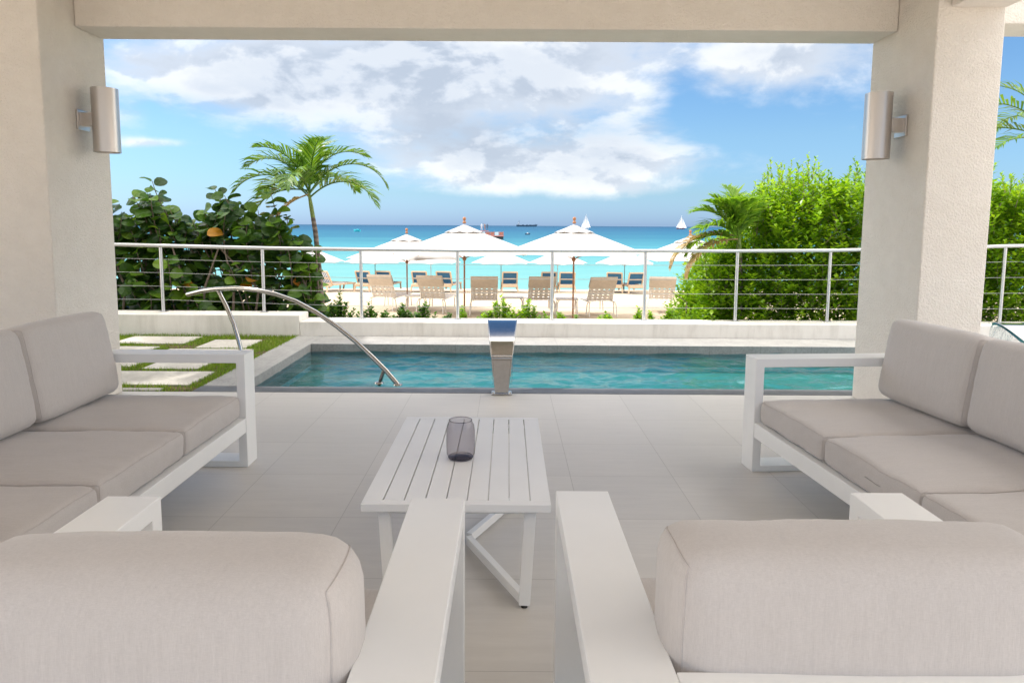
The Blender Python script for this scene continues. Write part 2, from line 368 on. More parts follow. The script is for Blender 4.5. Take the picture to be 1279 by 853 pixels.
def f_sheet(t, b):
    c = worldco(t); t.n.remove(b)
    n = t.noise(t.scalevec(c, (60, 60, 7)), 1, 4, .6)
    bn = t.bump(n, .6, .01)
    gl = t.node('ShaderNodeBsdfGlossy'); gl.inputs['Roughness'].default_value = .08; t.link(bn, gl.inputs['Normal'])
    tr = t.node('ShaderNodeBsdfTransparent'); tr.inputs[0].default_value = (.9, .96, .96, 1)
    di = t.node('ShaderNodeBsdfDiffuse'); di.inputs[0].default_value = (.8, .84, .84, 1)
    m1 = t.node('ShaderNodeMixShader'); t.link(t.mapr(n, .35, .7, .03, .5), m1.inputs[0]); t.link(tr.outputs[0], m1.inputs[1]); t.link(di.outputs[0], m1.inputs[2])
    m2 = t.node('ShaderNodeMixShader'); fr = t.node('ShaderNodeFresnel'); fr.inputs[0].default_value = 1.33; t.link(bn, fr.inputs[1])
    t.link(fr.outputs[0], m2.inputs[0]); t.link(m1.outputs[0], m2.inputs[1]); t.link(gl.outputs[0], m2.inputs[2])
    t.link(m2.outputs[0], t.n['Material Output'].inputs[0])
M['sheet'] = mat('falling_water', fn=f_sheet)
M['sail'] = mat('sail_cloth', (.82, .82, .82), .9, spec=.1, **{'Transmission Weight': 0})
M['hullwhite'] = mat('hull_white', (.75, .75, .74), .4, fn=vary((.75, .75, .74), .05, 1))
M['hullred'] = mat('hull_dark_red', (.13, .03, .03), .5)
M['shipblue'] = mat('ship_blue', (.04, .09, .15), .6, fn=vary((.04, .09, .15), .2, .2))
M['shipwhite'] = mat('ship_superstructure', (.35, .42, .50), .6)
M['teal'] = mat('teal_paint', (.03, .42, .50), .4, fn=vary((.03, .42, .50), .1, 2))
M['skyblue'] = mat('blue_canopy', (.02, .30, .65), .6)
M['redpanel'] = mat('red_panel', (.55, .17, .11), .6, fn=vary((.55, .17, .11), .2, 2))
M['skin'] = mat('skin', (.32, .19, .13), .6)
M['black'] = mat('black_rubber', (.02, .02, .02), .7)
M['inner'] = mat('room_wall', rough=.9, fn=vary((.72, .66, .58), .05, 1))

# ------------------------------------------------------------------ mesh helpers
class MB:
    def __init__(s): s.v = []; s.f = []
    def add(s, vs, fs):
        o = len(s.v); s.v += [tuple(p) for p in vs]; s.f += [tuple(i + o for i in f) for f in fs]; return s
    def box(s, x0, x1, y0, y1, z0, z1, m=None):
        vs = [Vector((x, y, z)) for z in (z0, z1) for y in (y0, y1) for x in (x0, x1)]
        if m is not None: vs = [m @ v for v in vs]
        return s.add(vs, [(0, 2, 3, 1), (4, 5, 7, 6), (0, 1, 5, 4), (2, 6, 7, 3), (0, 4, 6, 2), (1, 3, 7, 5)])
    def beam(s, a, b, wdt, hgt, up=(0, 0, 1)):
        a, b = Vector(a), Vector(b); d = (b - a); L = d.length; d.normalize(); up = Vector(up)
        x = d.cross(up)
        if x.length < 1e-4: x = Vector((1, 0, 0))
        x.normalize(); z = x.cross(d)
        m = Matrix(((x.x, d.x, z.x, a.x), (x.y, d.y, z.y, a.y), (x.z, d.z, z.z, a.z), (0, 0, 0, 1)))
        return s.box(-wdt / 2, wdt / 2, 0, L, -hgt / 2, hgt / 2, m)
    def tube(s, pts, r, seg=10, caps=True):
        pts = [Vector(p) for p in pts]; n = len(pts)
        rs = r if isinstance(r, (list, tuple)) else [r] * n
        T = [(pts[min(i + 1, n - 1)] - pts[max(i - 1, 0)]).normalized() for i in range(n)]
        a = Vector((0, 0, 1)) if abs(T[0].z) < .9 else Vector((1, 0, 0))
        x = T[0].cross(a).normalized(); vs = []
        for i in range(n):
            x = (x - T[i] * x.dot(T[i])).normalized(); y = T[i].cross(x)
            for k in range(seg):
                an = 2 * math.pi * k / seg; vs.append(pts[i] + (x * math.cos(an) + y * math.sin(an)) * rs[i])
        fs = [(i * seg + k, i * seg + (k + 1) % seg, (i + 1) * seg + (k + 1) % seg, (i + 1) * seg + k) for i in range(n - 1) for k in range(seg)]
        if caps: fs += [tuple(range(seg))[::-1], tuple((n - 1) * seg + k for k in range(seg))]
        return s.add(vs, fs)
    def lathe(s, prof, seg=32, c=(0, 0, 0)):
        vs = [(c[0] + r * math.cos(2 * math.pi * k / seg), c[1] + r * math.sin(2 * math.pi * k / seg), c[2] + z) for r, z in prof for k in range(seg)]
        n = len(prof)
        return s.add(vs, [(i * seg + k, i * seg + (k + 1) % seg, (i + 1) * seg + (k + 1) % seg, (i + 1) * seg + k) for i in range(n - 1) for k in range(seg)])
    def build(s, name, m, parent=None, smooth=False, bevel=0, origin=None, seg=2):
        me = bpy.data.meshes.new(name)
        vs = s.v if origin is None else [(x - origin[0], y - origin[1], z - origin[2]) for x, y, z in s.v]
        me.from_pydata(vs, [], s.f); me.materials.append(m if not isinstance(m, str) else M[m]); me.update()
        if smooth: me.shade_smooth()
        o = bpy.data.objects.new(name, me); COL.objects.link(o)
        if parent: o.parent = parent
        if origin is not None and not parent: o.location = origin
        if bevel:
            b = o.modifiers.new('bevel', 'BEVEL'); b.width = bevel; b.segments = seg; b.limit_method = 'ANGLE'; b.angle_limit = R(40)
            b.harden_normals = True; me.shade_smooth()
            if hasattr(me, 'set_sharp_from_angle'): me.set_sharp_from_angle(angle=R(35))
        elif smooth and hasattr(me, 'set_sharp_from_angle'): me.set_sharp_from_angle(angle=R(50))
        return o
def tag(o, label=None, cat=None, group=None, kind=None):
    if label: o['label'] = label
    if cat: o['category'] = cat
    if group: o['group'] = group
    if kind: o['kind'] = kind
    return o
def thing(name, label, cat, loc=(0, 0, 0), rz=0, group=None, scale=1):
    o = bpy.data.objects.new(name, None); COL.objects.link(o); o.location = loc; o.rotation_euler = (0, 0, rz); o.scale = (scale,) * 3
    o.empty_display_size = .2
    return tag(o, label, cat, group)
def kids(o): return [c for c in S.objects if c.parent == o]
def dup(o, parent=None, loc=None, rz=None, label=None, scale=None, tree=None):
    tree = tree or {}
    c = o.copy(); COL.objects.link(c)
    if parent: c.parent = parent
    for ch in kids(o):
        if ch is not c: dup(ch, c)
    if loc is not None: c.location = loc
    if rz is not None: c.rotation_euler = (0, 0, rz)
    if label: c['label'] = label
    if scale: c.scale = (scale,) * 3
    return c

# ================================================================== SETTING
DECK_Y = 5.66
tag(MB().box(-9, 9, -9, DECK_Y, -.3, 0).build('deck', 'deck'), kind='structure')
# pool: inner X from -2.32 to 6.2, Y 5.86..8.0
PX0, PX1, PY0, PY1 = -2.32, 6.4, 5.86, 8.02
c = MB(); c.box(PX0 - .33, 9, DECK_Y + .002, PY0, -.25, .004); tag(c.build('pool_coping', 'coping_dark', bevel=.006), kind='structure')
c = MB(); c.box(PX0 - .33, PX0, PY0 + .002, 8.60, -.25, .004); tag(c.build('pool_coping', 'coping', bevel=.006), kind='structure')
c = MB(); c.box(PX0 + .002, 9, PY1, 8.60, -.25, .004); tag(c.build('pool_coping', 'coping', bevel=.006), kind='structure')
c = MB(); c.box(PX1, 9, PY0 + .002, PY1 - .002, -.25, .004); tag(c.build('pool_coping', 'coping', bevel=.006), kind='structure')
b = MB(); D = -1.15
b.add([(PX0, PY0, -.25), (PX1, PY0, -.25), (PX1, PY1, -.25), (PX0, PY1, -.25), (PX0, PY0, D), (PX1, PY0, D), (PX1, PY1, D), (PX0, PY1, D)],
      [(0, 1, 5, 4), (1, 2, 6, 5), (2, 3, 7, 6), (3, 0, 4, 7), (4, 5, 6, 7)])
b.box(PX0 + .01, PX0 + .7, PY0 + .01, PY1 - .01, D + .01, -.55); b.box(PX0 + .71, PX0 + 1.2, PY0 + .01, PY1 - .01, D + .01, -.85)
tag(b.build('pool_basin', 'poolin'), kind='structure')
g = MB(); nxw, nyw = 380, 100; vs = []
for jj in range(nyw + 1):
    for ii in range(nxw + 1):
        x = PX0 + (PX1 - PX0) * ii / nxw; y = PY0 + (PY1 - PY0) * jj / nyw
        q = Vector((x + .25 * noise.noise(Vector((x * 1.5, y * 1.5, 5))), y * 1.35, 0))
        a_ = noise.noise(q * 2.6) * .55 + noise.noise(q * 5.6 + Vector((7, 0, 0))) * .34 + noise.noise(q * 11.5) * .16
        amp = .042 * (.75 + .8 * noise.noise(Vector((x * .7, y * .7, 9))))
        vs.append((x, y, -.088 + amp * a_))
g.add(vs, [(b_ * (nxw + 1) + a_, b_ * (nxw + 1) + a_ + 1, (b_ + 1) * (nxw + 1) + a_ + 1, (b_ + 1) * (nxw + 1) + a_) for b_ in range(nyw) for a_ in range(nxw)])
tag(g.build('pool_water', 'poolwater', smooth=True), kind='structure')

# lawn soil + pavers + grass
tag(MB().box(-9, PX0 - .332, DECK_Y + .002, 8.60, -.25, -.012).build('lawn_soil', 'soil'), kind='structure')
pav = [((160, 420), (249, 421), (233, 429.5), (148, 429), 'at the back left against the garden wall', ),
       ((267, 423.5), (321, 426), (309, 436), (250, 434), 'at the back right below the garden wall'),
       ((140, 433), (198, 433), (183, 440), (120, 440), 'at the far left beside the column'),
       ((213, 434.5), (313, 438), (298, 447), (196, 443), 'with the handrail post rising in front of it'),
       ((120, 451), (180, 451), (166, 458), (98, 458), 'half hidden behind the sofa cushion'),
       ((198, 451.5), (262, 453), (247, 462), (180, 460), 'framed in the middle of the sofa arm'),
       ((130, 463), (263, 465), (240, 481.5), (108, 480), 'the widest and brightest, seen under the sofa arm'),
       ((100, 484.5), (206, 485), (195, 489), (85, 489), 'nearest the deck, just a sliver above the sofa seat')]
rects = []
for q in pav:
    P = [atZ(*p) for p in q[:4]]
    x0 = (P[0].x + P[3].x) / 2; x1 = (P[1].x + P[2].x) / 2; y0 = (P[2].y + P[3].y) / 2; y1 = (P[0].y + P[1].y) / 2
    y0 = max(y0, DECK_Y + .03); x1 = min(x1, PX0 - .4)
    rects.append((x0, x1, y0, y1))
    o = MB().box(x0, x1, y0, y1, -.05, .006).build('stepping_slab', 'paver', bevel=.006)
    tag(o, 'pale stone stepping slab in the lawn, ' + q[4], 'paving slab', 'stepping slabs in the lawn')
g = MB(); rnd = random.Random(3)
for i in range(52000):
    x = rnd.uniform(-6.4, PX0 - .30); y = rnd.uniform(DECK_Y + .01, 8.62)
    if any(a - .0 < x < b_ + .0 and c0 < y < c1 for a, b_, c0, c1 in rects):
        continue
    dn = noise.noise(Vector((x * 1.8, y * 2.5, 0)))
    if dn < -.25 and rnd.random() < .7: continue
    h = rnd.uniform(.018, .05) * (1 + .5 * dn); a = rnd.uniform(0, 6.28); wd = .0035
    dx, dy = math.cos(a) * wd, math.sin(a) * wd; lx, ly = rnd.gauss(0, .014), rnd.gauss(0, .014)
    g.add([(x - dx, y - dy, -.012), (x + dx, y + dy, -.012), (x + lx, y + ly, -.012 + h)], [(0, 1, 2)])
tag(g.build('grass', 'grass'), 'short green and straw-coloured lawn growing round the stepping slabs', 'grass', kind='stuff')

# low garden wall
wl = thing('garden_wall', 'low cream rendered wall carrying the steel railing, stepped up beside the lawn', 'wall', (0, 8.6, 0))
MB().box(-2.62, 11, 8.60, 9.0, -.3, .185).build('wall_section', 'wallpaint', wl, bevel=.012, origin=(0, 8.6, 0))
MB().box(-10, -2.622, 8.60, 9.0, -.3, .265).build('wall_section', 'wallpaint', wl, bevel=.012, origin=(0, 8.6, 0))

# railing
rl = thing('steel_railing', 'brushed steel railing with cable infill along the low garden wall', 'railing', (0, 8.87, .18))
rpts = [(60, 303), (142, 305.5), (200, 307), (327, 310), (451, 311.6), (571, 313), (690, 313.4), (806, 313.6), (921, 313.6), (1036, 313), (1100, 311.5), (1230, 308.5), (1258, 307.5), (1350, 306)]
rp = [atY(x, y, 8.87) for x, y in rpts]
O = (0, 8.87, .18)
MB().tube(rp, .024, 12).build('top_rail', 'railmetal', rl, True, origin=O)
posts = [(85, 304), (200.5, 307), (327.5, 310), (450.5, 311.6), (571.5, 313), (690, 313.4), (806.5, 313.6), (921.5, 313.6), (1037.5, 313), (1147, 311), (1256, 307.5), (1370, 306)]
tops = []
for x, y in posts:
    p = atY(x, y, 8.87); tops.append(p)
    zb = .265 if p.x < -2.622 else .185
    m_ = MB(); m_.tube([(p.x, p.y, zb - .01), (p.x, p.y, p.z - .02)], .021, 12)
    m_.box(p.x - .045, p.x + .045, p.y - .045, p.y + .045, zb, zb + .008)
    m_.build('post', 'railmetal', rl, True, origin=O)
for k in range(1, 5):
    pts = []
    for p in tops:
        zb = .265 if p.x < -2.622 else .185
        zb = .22 if -3.4 < p.x < -2.6 else zb
        pts.append((p.x, p.y, p.z + (zb - p.z) * (k / 4.9)))
    MB().tube(pts, .0032, 6).build('cable', 'cable', rl, True, origin=O)

# beach and sea
def sand_z(y):
    ks = [(8.9, -.06), (10, -.12), (16, -.84), (18, -.93), (31, -1.60), (33, -1.72), (38, -2.05), (60, -4)]
    for (a, za), (b_, zb) in zip(ks, ks[1:]):
        if y <= b_: return za + (zb - za) * max(0, (y - a)) / (b_ - a)
    return -4
sm = MB(); ys = [8.9 + .25 * i for i in range(100)] + [34 + 1 * i for i in range(27)]; xs = [-250, -120, -60, -30] + [-20 + .4 * i for i in range(126)] + [35, 60, 120, 250]
vs = []
for y in ys:
    for x in xs:
        z = sand_z(y)
        if y > 10: z += .035 * noise.fractal(Vector((x * .9, y * .9, 0)), .8, 2, 4) + (.07 * noise.noise(Vector((x * .25, y * .4, 3))) if y > 24 else 0)
        vs.append((x, y, z))
nx = len(xs)
sm.add(vs, [(j * nx + i, j * nx + i + 1, (j + 1) * nx + i + 1, (j + 1) * nx + i) for j in range(len(ys) - 1) for i in range(nx - 1)])
tag(sm.build('beach', 'sand', smooth=True), kind='structure')
SEA = -1.9
tag(MB().add([(-30000, 30, SEA), (30000, 30, SEA), (30000, 40000, SEA), (-30000, 40000, SEA)], [(0, 1, 2, 3)]).build('sea', 'sea'), kind='structure')
tag(MB().add([(-3000, -3000, -.31), (3000, -3000, -.31), (3000, 9.2, -.31), (-3000, 9.2, -.31)], [(0, 1, 2, 3)]).build('ground', 'sand'), kind='structure')

# house frame
hs = thing('beach_house', 'cream stucco terrace frame of two columns and a beam round the sea view', 'house', (0, 5.5, 0))
HO = (0, 5.5, 0)
MB().box(-3.95, -3.21, 4.86, 5.64, 0, 3.4).build('column', 'stucco', hs, bevel=.012, origin=HO)
MB().box(2.87, 3.33, 4.79, 5.62, 0, 3.4).build('column', 'stucco', hs, bevel=.012, origin=HO)
bm = MB()
xs_ = [-3.208 + (2.868 + 3.208) * i / 12 for i in range(13)]
MB().box(-3.208, 2.868, 5.26, 5.615, 2.84, 3.4).build('beam', 'stucco', hs, bevel=.01, origin=HO)
MB().box(3.332, 9, 5.26, 5.615, 2.90, 3.4).build('beam', 'stucco', hs, bevel=.01, origin=HO)
MB().box(-9, -3.952, 5.26, 5.615, 2.84, 3.4).build('beam', 'stucco', hs, bevel=.01, origin=HO)
MB().box(2.955, 3.33, .3, 4.788, 2.87, 3.4).build('beam', 'stucco', hs, bevel=.01, origin=HO)
MB().box(-9, 2.95, -2.0, 6.62, 3.402, 3.6).build('roof', 'stucco', hs, origin=HO)

# wall lights
def wall_light(x, xf, y, z, label):
    sgn = 1 if xf > x else -1
    t = thing('wall_light', label, 'wall light', (x, y, z), 0, 'cylinder wall lights on the columns')
    r = .093; L = .235; prof = [(r - .006, -L + .05), (r - .006, -L), (r, -L), (r, L), (r - .006, L), (r - .006, L - .05)]
    MB().lathe(prof, 40).build('cylinder_shade', 'lampmetal', t, True)
    MB().lathe([(.001, L - .05), (r - .005, L - .05)], 24).build('lens', 'hullwhite', t)
    MB().lathe([(.001, -L + .05), (r - .005, -L + .05)], 24).build('lens', 'hullwhite', t)
    g_ = abs(xf - x)
    MB().box(min(sgn * .08, sgn * (g_ - .012)), max(sgn * .08, sgn * (g_ - .012)), -.045, .045, -.04, .055).build('bracket', 'lampmetal', t, bevel=.003)
    MB().box(min(sgn * (g_ - .014), sgn * g_), max(sgn * (g_ - .014), sgn * g_), -.075, .075, -.075, .075).build('back_plate', 'lampmetal', t, bevel=.003)
wall_light(-3.03, -3.21, 5.29, 2.165, 'brushed metal cylinder wall light on the left column')
wall_light(2.69, 2.87, 5.13, 2.135, 'brushed metal cylinder wall light on the right column')

# ================================================================== FURNITURE
def spaced(a, b_, r, n):
    L = b_ - a; r = min(r, L / 4.2); e = [0, .25 * r, .6 * r, r, 1.6 * r]
    mid = [1.6 * r + (L - 3.2 * r) * i / n for i in range(1, n)]
    return [a + q for q in e + mid] + [b_ - q for q in reversed(e)]
def cushion(w_, d_, h_, r=.035, crown=.02, side=.012, seed=0, flat_bottom=True, wr=.003, ends=False):
    """boxed cushion, x -w/2..w/2, y -d/2..d/2, z 0..h"""
    def f(p):
        x, y, z = p
        q = Vector((min(max(x, -w_ / 2 + r), w_ / 2 - r), min(max(y, -d_ / 2 + r), d_ / 2 - r), min(max(z, r), h_ - r)))
        dv = Vector(p) - q
        if dv.length > 1e-7: q = q + dv.normalized() * r
        a, b2, c2 = 2 * q.x / w_, 2 * q.y / d_, 2 * q.z / h_ - 1
        kx, ky, kz = max(0, 1 - a * a), max(0, 1 - b2 * b2), max(0, 1 - c2 * c2)
        q = q + Vector((side * a * math.sqrt(ky) * kz, side * b2 * math.sqrt(kx) * kz, crown * max(c2, -.2 if flat_bottom else -1) * math.sqrt(kx * ky)))
        s_ = Vector((q.x * 6 + seed * 9.1, q.y * 6, q.z * 6))
        nv = noise.noise_vector(s_) * wr + noise.noise_vector(s_ * 3.1) * wr * .35
        edge = max(abs(a), abs(b2)) ** 6
        puck = noise.noise(Vector((q.x * 22, q.y * 22, q.z * 22 + seed))) + .6 * noise.noise(Vector((q.x * 45 + seed, q.y * 45, q.z * 45)))
        nv += Vector((0, 0, 1 if c2 > 0 else -1)) * puck * .0022 * edge
        nv += Vector((0, 0, -.010 * max(0, noise.noise(Vector((q.x * 3.3 + seed * 3.1, q.y * 3.3, 2)))) * (1 if c2 > 0 else 0)))
        # creases radiating from the corners
        cr = max(0, abs(a) - .72) * max(0, abs(b2) - .72)
        nv += Vector((0, 0, math.sin((q.x + q.y) * 160 + seed)) ) * cr * .03
        return q + nv
    X, Y, Z = spaced(-w_ / 2, w_ / 2, r, 34), spaced(-d_ / 2, d_ / 2, r, 30), spaced(0, h_, r, 8)
    m_ = MB()
    def grid(A, B, fn, flip):
        vs = [f(fn(a, b2)) for b2 in B for a in A]; n_ = len(A)
        fs = [(j * n_ + i, j * n_ + i + 1, (j + 1) * n_ + i + 1, (j + 1) * n_ + i) for j in range(len(B) - 1) for i in range(n_ - 1)]
        m_.add(vs, [q[::-1] for q in fs] if flip else fs)
    grid(X, Y, lambda a, b2: (a, b2, h_), False); grid(X, Y, lambda a, b2: (a, b2, 0), True)
    grid(X, Z, lambda a, b2: (a, -d_ / 2, b2), False); grid(X, Z, lambda a, b2: (a, d_ / 2, b2), True)
    grid(Y, Z, lambda a, b2: (w_ / 2, a, b2), False); grid(Y, Z, lambda a, b2: (-w_ / 2, a, b2), True)
    seams = []
    for z in (h_, 0):
        loop = [(a, -d_ / 2, z) for a in X] + [(w_ / 2, a, z) for a in Y[1:]] + [(a, d_ / 2, z) for a in reversed(X[:-1])] + [(-w_ / 2, a, z) for a in reversed(Y[:-1])]
        seams.append([f(p) for p in loop])
    if ends:
        seams = [[f((sx * w_ / 2, a, 0)) for a in Y] + [f((sx * w_ / 2, d_ / 2, z)) for z in Z[1:]] + [f((sx * w_ / 2, a, h_)) for a in reversed(Y[:-1])] + [f((sx * w_ / 2, -d_ / 2, z)) for z in reversed(Z[:-1])] for sx in (-1, 1)]
        return m_, seams
    for sx, sy in ((1, -1), (-1, -1)):
        seams.append([f((sx * w_ / 2, sy * d_ / 2, z)) for z in Z])
    return m_, seams
def weld(o):
    import bmesh
    b_ = bmesh.new(); b_.from_mesh(o.data); bmesh.ops.remove_doubles(b_, verts=b_.verts, dist=.0004)
    bmesh.ops.recalc_face_normals(b_, faces=b_.faces); b_.to_mesh(o.data); b_.free(); o.data.shade_smooth()
def put_cushion(name, parent, loc, rot, *a, vertical=True, **k):
    m_, seams = cushion(*a, **k)
    o = m_.build(name, 'fabric', parent); weld(o); o.location = loc; o.rotation_euler = rot
    for i, p in enumerate(seams[:2] if k.get('ends') else seams[:1]): MB().tube(p, .0022, 5, False).build('seam', 'seam', o, True)
    for p in seams[2:]: MB().tube(p, .0018, 5).build('seam', 'seam', o, True)
    return o
AH, AT, AW, BT = .66, .05, .147, .05
def arm_loop(x0, x1, depth, parent):
    """flat-bar loop: top, front leg, floor bar, back leg; y 0 = front, +depth = back"""
    m_ = MB()
    m_.box(x0, x1, 0, depth, AH - BT, AH); m_.box(x0, x1, 0, BT, 0, AH - BT); m_.box(x0, x1, depth - BT, depth, 0, AH - BT); m_.box(x0, x1, BT, depth - BT, 0, .035)
    # dissolve into one clean ring profile
    prof_o = [(0, 0), (depth, 0), (depth, AH), (0, AH)]; prof_i = [(BT, .035), (depth - BT, .035), (depth - BT, AH - BT), (BT, AH - BT)]
    m_ = MB(); vs = [(x, y, z) for x in (x0, x1) for (y, z) in prof_o + prof_i]
    fs = []
    for k in range(4):
        j = (k + 1) % 4
        fs += [(k, j, 4 + j, 4 + k), (8 + k, 8 + 4 + k, 8 + 4 + j, 8 + j), (k, 8 + k, 8 + j, j), (4 + k, 4 + j, 12 + j, 12 + k)]
    m_.add(vs, fs)
    return m_.build('arm_frame', 'white', parent, bevel=.0035)
def make_seat(name, label, cat, nseat, inner, depth, bz, backdepth, loc, rz, group=None, cush_top=.88, back_r=.05, back_t=.19, lean=R(8), mir=False):
    """local: x along the width from 0, y 0 = front .. depth = back"""
    t = thing(name, label, cat, loc, rz, group)
    W = inner * nseat + 2 * AW
    arm_loop(0, AW, depth, t); arm_loop(W - AW, W, depth, t)
    x0, x1 = AW, W - AW
    MB().box(x0, x1, .004, BT + .004, .205, .29).build('seat_rail', 'white', t, bevel=.0035)
    MB().box(x0, x1, depth - BT - .004, depth - .004, .205, .29).build('seat_rail', 'white', t, bevel=.0035)
    MB().box(x0, x1, depth - BT, depth - .002, AH - BT, AH).build('back_rail', 'white', t, bevel=.0035)
    for i in range(nseat * 3):
        xx = x0 + (x1 - x0) * (i + .5) / (nseat * 3)
        MB().box(xx - .03, xx + .03, BT + .006, depth - BT - .006, .255, .275).build('slat', 'white', t)
    for i in range(nseat * 2 - 1):
        xx = x0 + (x1 - x0) * (i + 1) / (nseat * 2)
        MB().box(xx - .025, xx + .025, depth - BT + .01, depth - BT + .03, .29, AH - BT).build('back_slat', 'white', t)
    for i in range(nseat):
        xc = x0 + inner * (i + .5)
        sd_ = depth - BT - .035
        put_cushion('seat_cushion', t, (xc, .03 + sd_ / 2, .292), (0, 0, 0), inner - .006, sd_, .13, r=.028, crown=.022, side=.008, seed=i + int(loc[0] * 7), wr=.005)
    for i in range(nseat):
        xc = x0 + inner * (i + .5)
        hh = cush_top - .425
        # cushion built lying, then stood up: local z -> -y (front), local y -> z
        put_cushion('back_cushion', t, (xc, depth - BT - .012, .425 + hh / 2), (R(90) - lean, 0, 0), inner - .008, hh, back_t, r=back_r, crown=.022, side=.012, seed=10 + i + int(loc[0] * 5), flat_bottom=False, wr=.004, ends=True)
    return t
# left sofa faces +X : local x -> world -Y? (front = +X, so local y(back) -> world -X, local x -> world +Y)
SD = .985
make_seat('sofa', 'white framed three-seat outdoor sofa with grey-beige cushions at the left column', 'sofa', 3, .685, SD, 0, 0, (-1.50, 4.017 - 2 * AW - 3 * .685, 0), R(90), 'three-seat sofas facing each other', lean=R(9), cush_top=.885)
# right sofa faces -X, turned a few degrees
rr = R(-90 + 4.2)
p0 = Vector((1.40, 3.985, 0))
make_seat('sofa', 'white framed three-seat outdoor sofa with grey-beige cushions at the right column', 'sofa', 3, .685, SD, 0, 0, p0, rr, 'three-seat sofas facing each other', lean=R(9), cush_top=.865)
# armchairs face +Y (front away from the camera)
def armchair(xr, yf, depth, inner, label, top, br, lean, bt):
    W = inner + 2 * AW
    return make_seat('armchair', label, 'armchair', 1, inner, depth, 0, 0, (xr, yf, 0), R(180), 'armchairs with their backs to the camera', cush_top=top, back_r=br, back_t=bt, lean=lean)
armchair(-.113, 1.815, .845, .684, 'white framed armchair seen from behind, left of the coffee table', .838, .075, R(0), .22)
armchair(1.115, 1.872, .84, .682, 'white framed armchair seen from behind, right of the coffee table', .848, .05, R(0), .19)

# coffee table
TH = .42
tc_ = [atZ(507.8, 520.4, TH), atZ(671.4, 521.3, TH), atZ(688.5, 630.5, TH), atZ(450.4, 629.4, TH)]
tx0 = (tc_[0].x + tc_[3].x) / 2; tx1 = (tc_[1].x + tc_[2].x) / 2; ty0 = (tc_[2].y + tc_[3].y) / 2; ty1 = (tc_[0].y + tc_[1].y) / 2
tcx, tcy = (tx0 + tx1) / 2, (ty0 + ty1) / 2; tw, tl = tx1 - tx0, ty1 - ty0
tb = thing('coffee_table', 'white slatted metal coffee table between the armchairs and the pool', 'table', (tcx, tcy, 0))
m_ = MB(); e = .038; zt, zb = TH, TH - .028
m_.box(-tw / 2, tw / 2, -tl / 2, -tl / 2 + e, zb, zt); m_.box(-tw / 2, tw / 2, tl / 2 - e, tl / 2, zb, zt)
ns = 9; gap = .0045; sw = (tw - gap * (ns - 1)) / ns
for i in range(ns):
    a = -tw / 2 + i * (sw + gap)
    m_.box(a, a + sw, -tl / 2 + e + .0008, tl / 2 - e - .0008, zb + .008, zt)
for s in (-1, 1): m_.box(s * tw / 2 - (.012 if s > 0 else 0), s * tw / 2 + (.012 if s < 0 else 0), -tl / 2 + e + .001, tl / 2 - e - .001, zb, zb + .0075)
m_.build('tabletop', 'tablewhite', tb, bevel=.0015)
m_ = MB(); m_.box(-.02, .02, -tl / 2 + .06, tl / 2 - .06, zb - .03, zb - .001)
m_.box(-tw / 2 + .06, tw / 2 - .06, -tl / 2 + .06, -tl / 2 + .09, zb - .03, zb - .002); m_.box(-tw / 2 + .06, tw / 2 - .06, tl / 2 - .09, tl / 2 - .06, zb - .03, zb - .002)
m_.build('under_frame', 'tablewhite', tb)
fx, fy = tw / 2 - .09, tl / 2 - .07
for s in (-1, 1):
    for q in (-1, 1):
        m_ = MB(); m_.beam((s * (fx + .02), q * fy, zb), (s * fx, q * fy, .012), .042, .03, (0, 1, 0)); m_.build('leg', 'tablewhite', tb, bevel=.002)
        m_ = MB(); m_.lathe([(.0, 0), (.012, 0), (.012, .012), (.0, .012)], 12, (s * fx, q * fy, 0)); m_.build('foot', 'black', tb)
        m_ = MB(); m_.beam((s * (fx - .01), q * (fy - .012), .032), (s * .015, q * .012, .032), .028, .038); m_.build('floor_bar', 'tablewhite', tb, bevel=.002)
# vase
vp = atZ(575, 574, TH)
va = thing('glass_vase', 'smoked grey glass vase standing on the coffee table', 'vase', (vp.x, vp.y + .02, TH))
outer = [(.001, .0), (.035, .0), (.05, .006), (.0575, .022), (.0585, .06), (.058, .115), (.0545, .138), (.047, .152), (.0455, .158)]
inner = [(.0435, .158), (.045, .151), (.052, .136), (.0548, .114), (.0555, .06), (.054, .028), (.045, .018), (.001, .016)]
MB().lathe([(r * 1.03, z * 1.05) for r, z in outer], 48).build('glass_body', 'vase', va, True)
MB().tube([(.0469 * math.cos(2 * math.pi * k / 40), .0469 * math.sin(2 * math.pi * k / 40), .166) for k in range(41)], .0022, 8, False).build('rim', 'vase', va, True)
MB().lathe([(.001, .001), (.050, .001), (.054, .008), (.048, .013), (.001, .012)], 40).build('glass_base', 'vase', va, True)

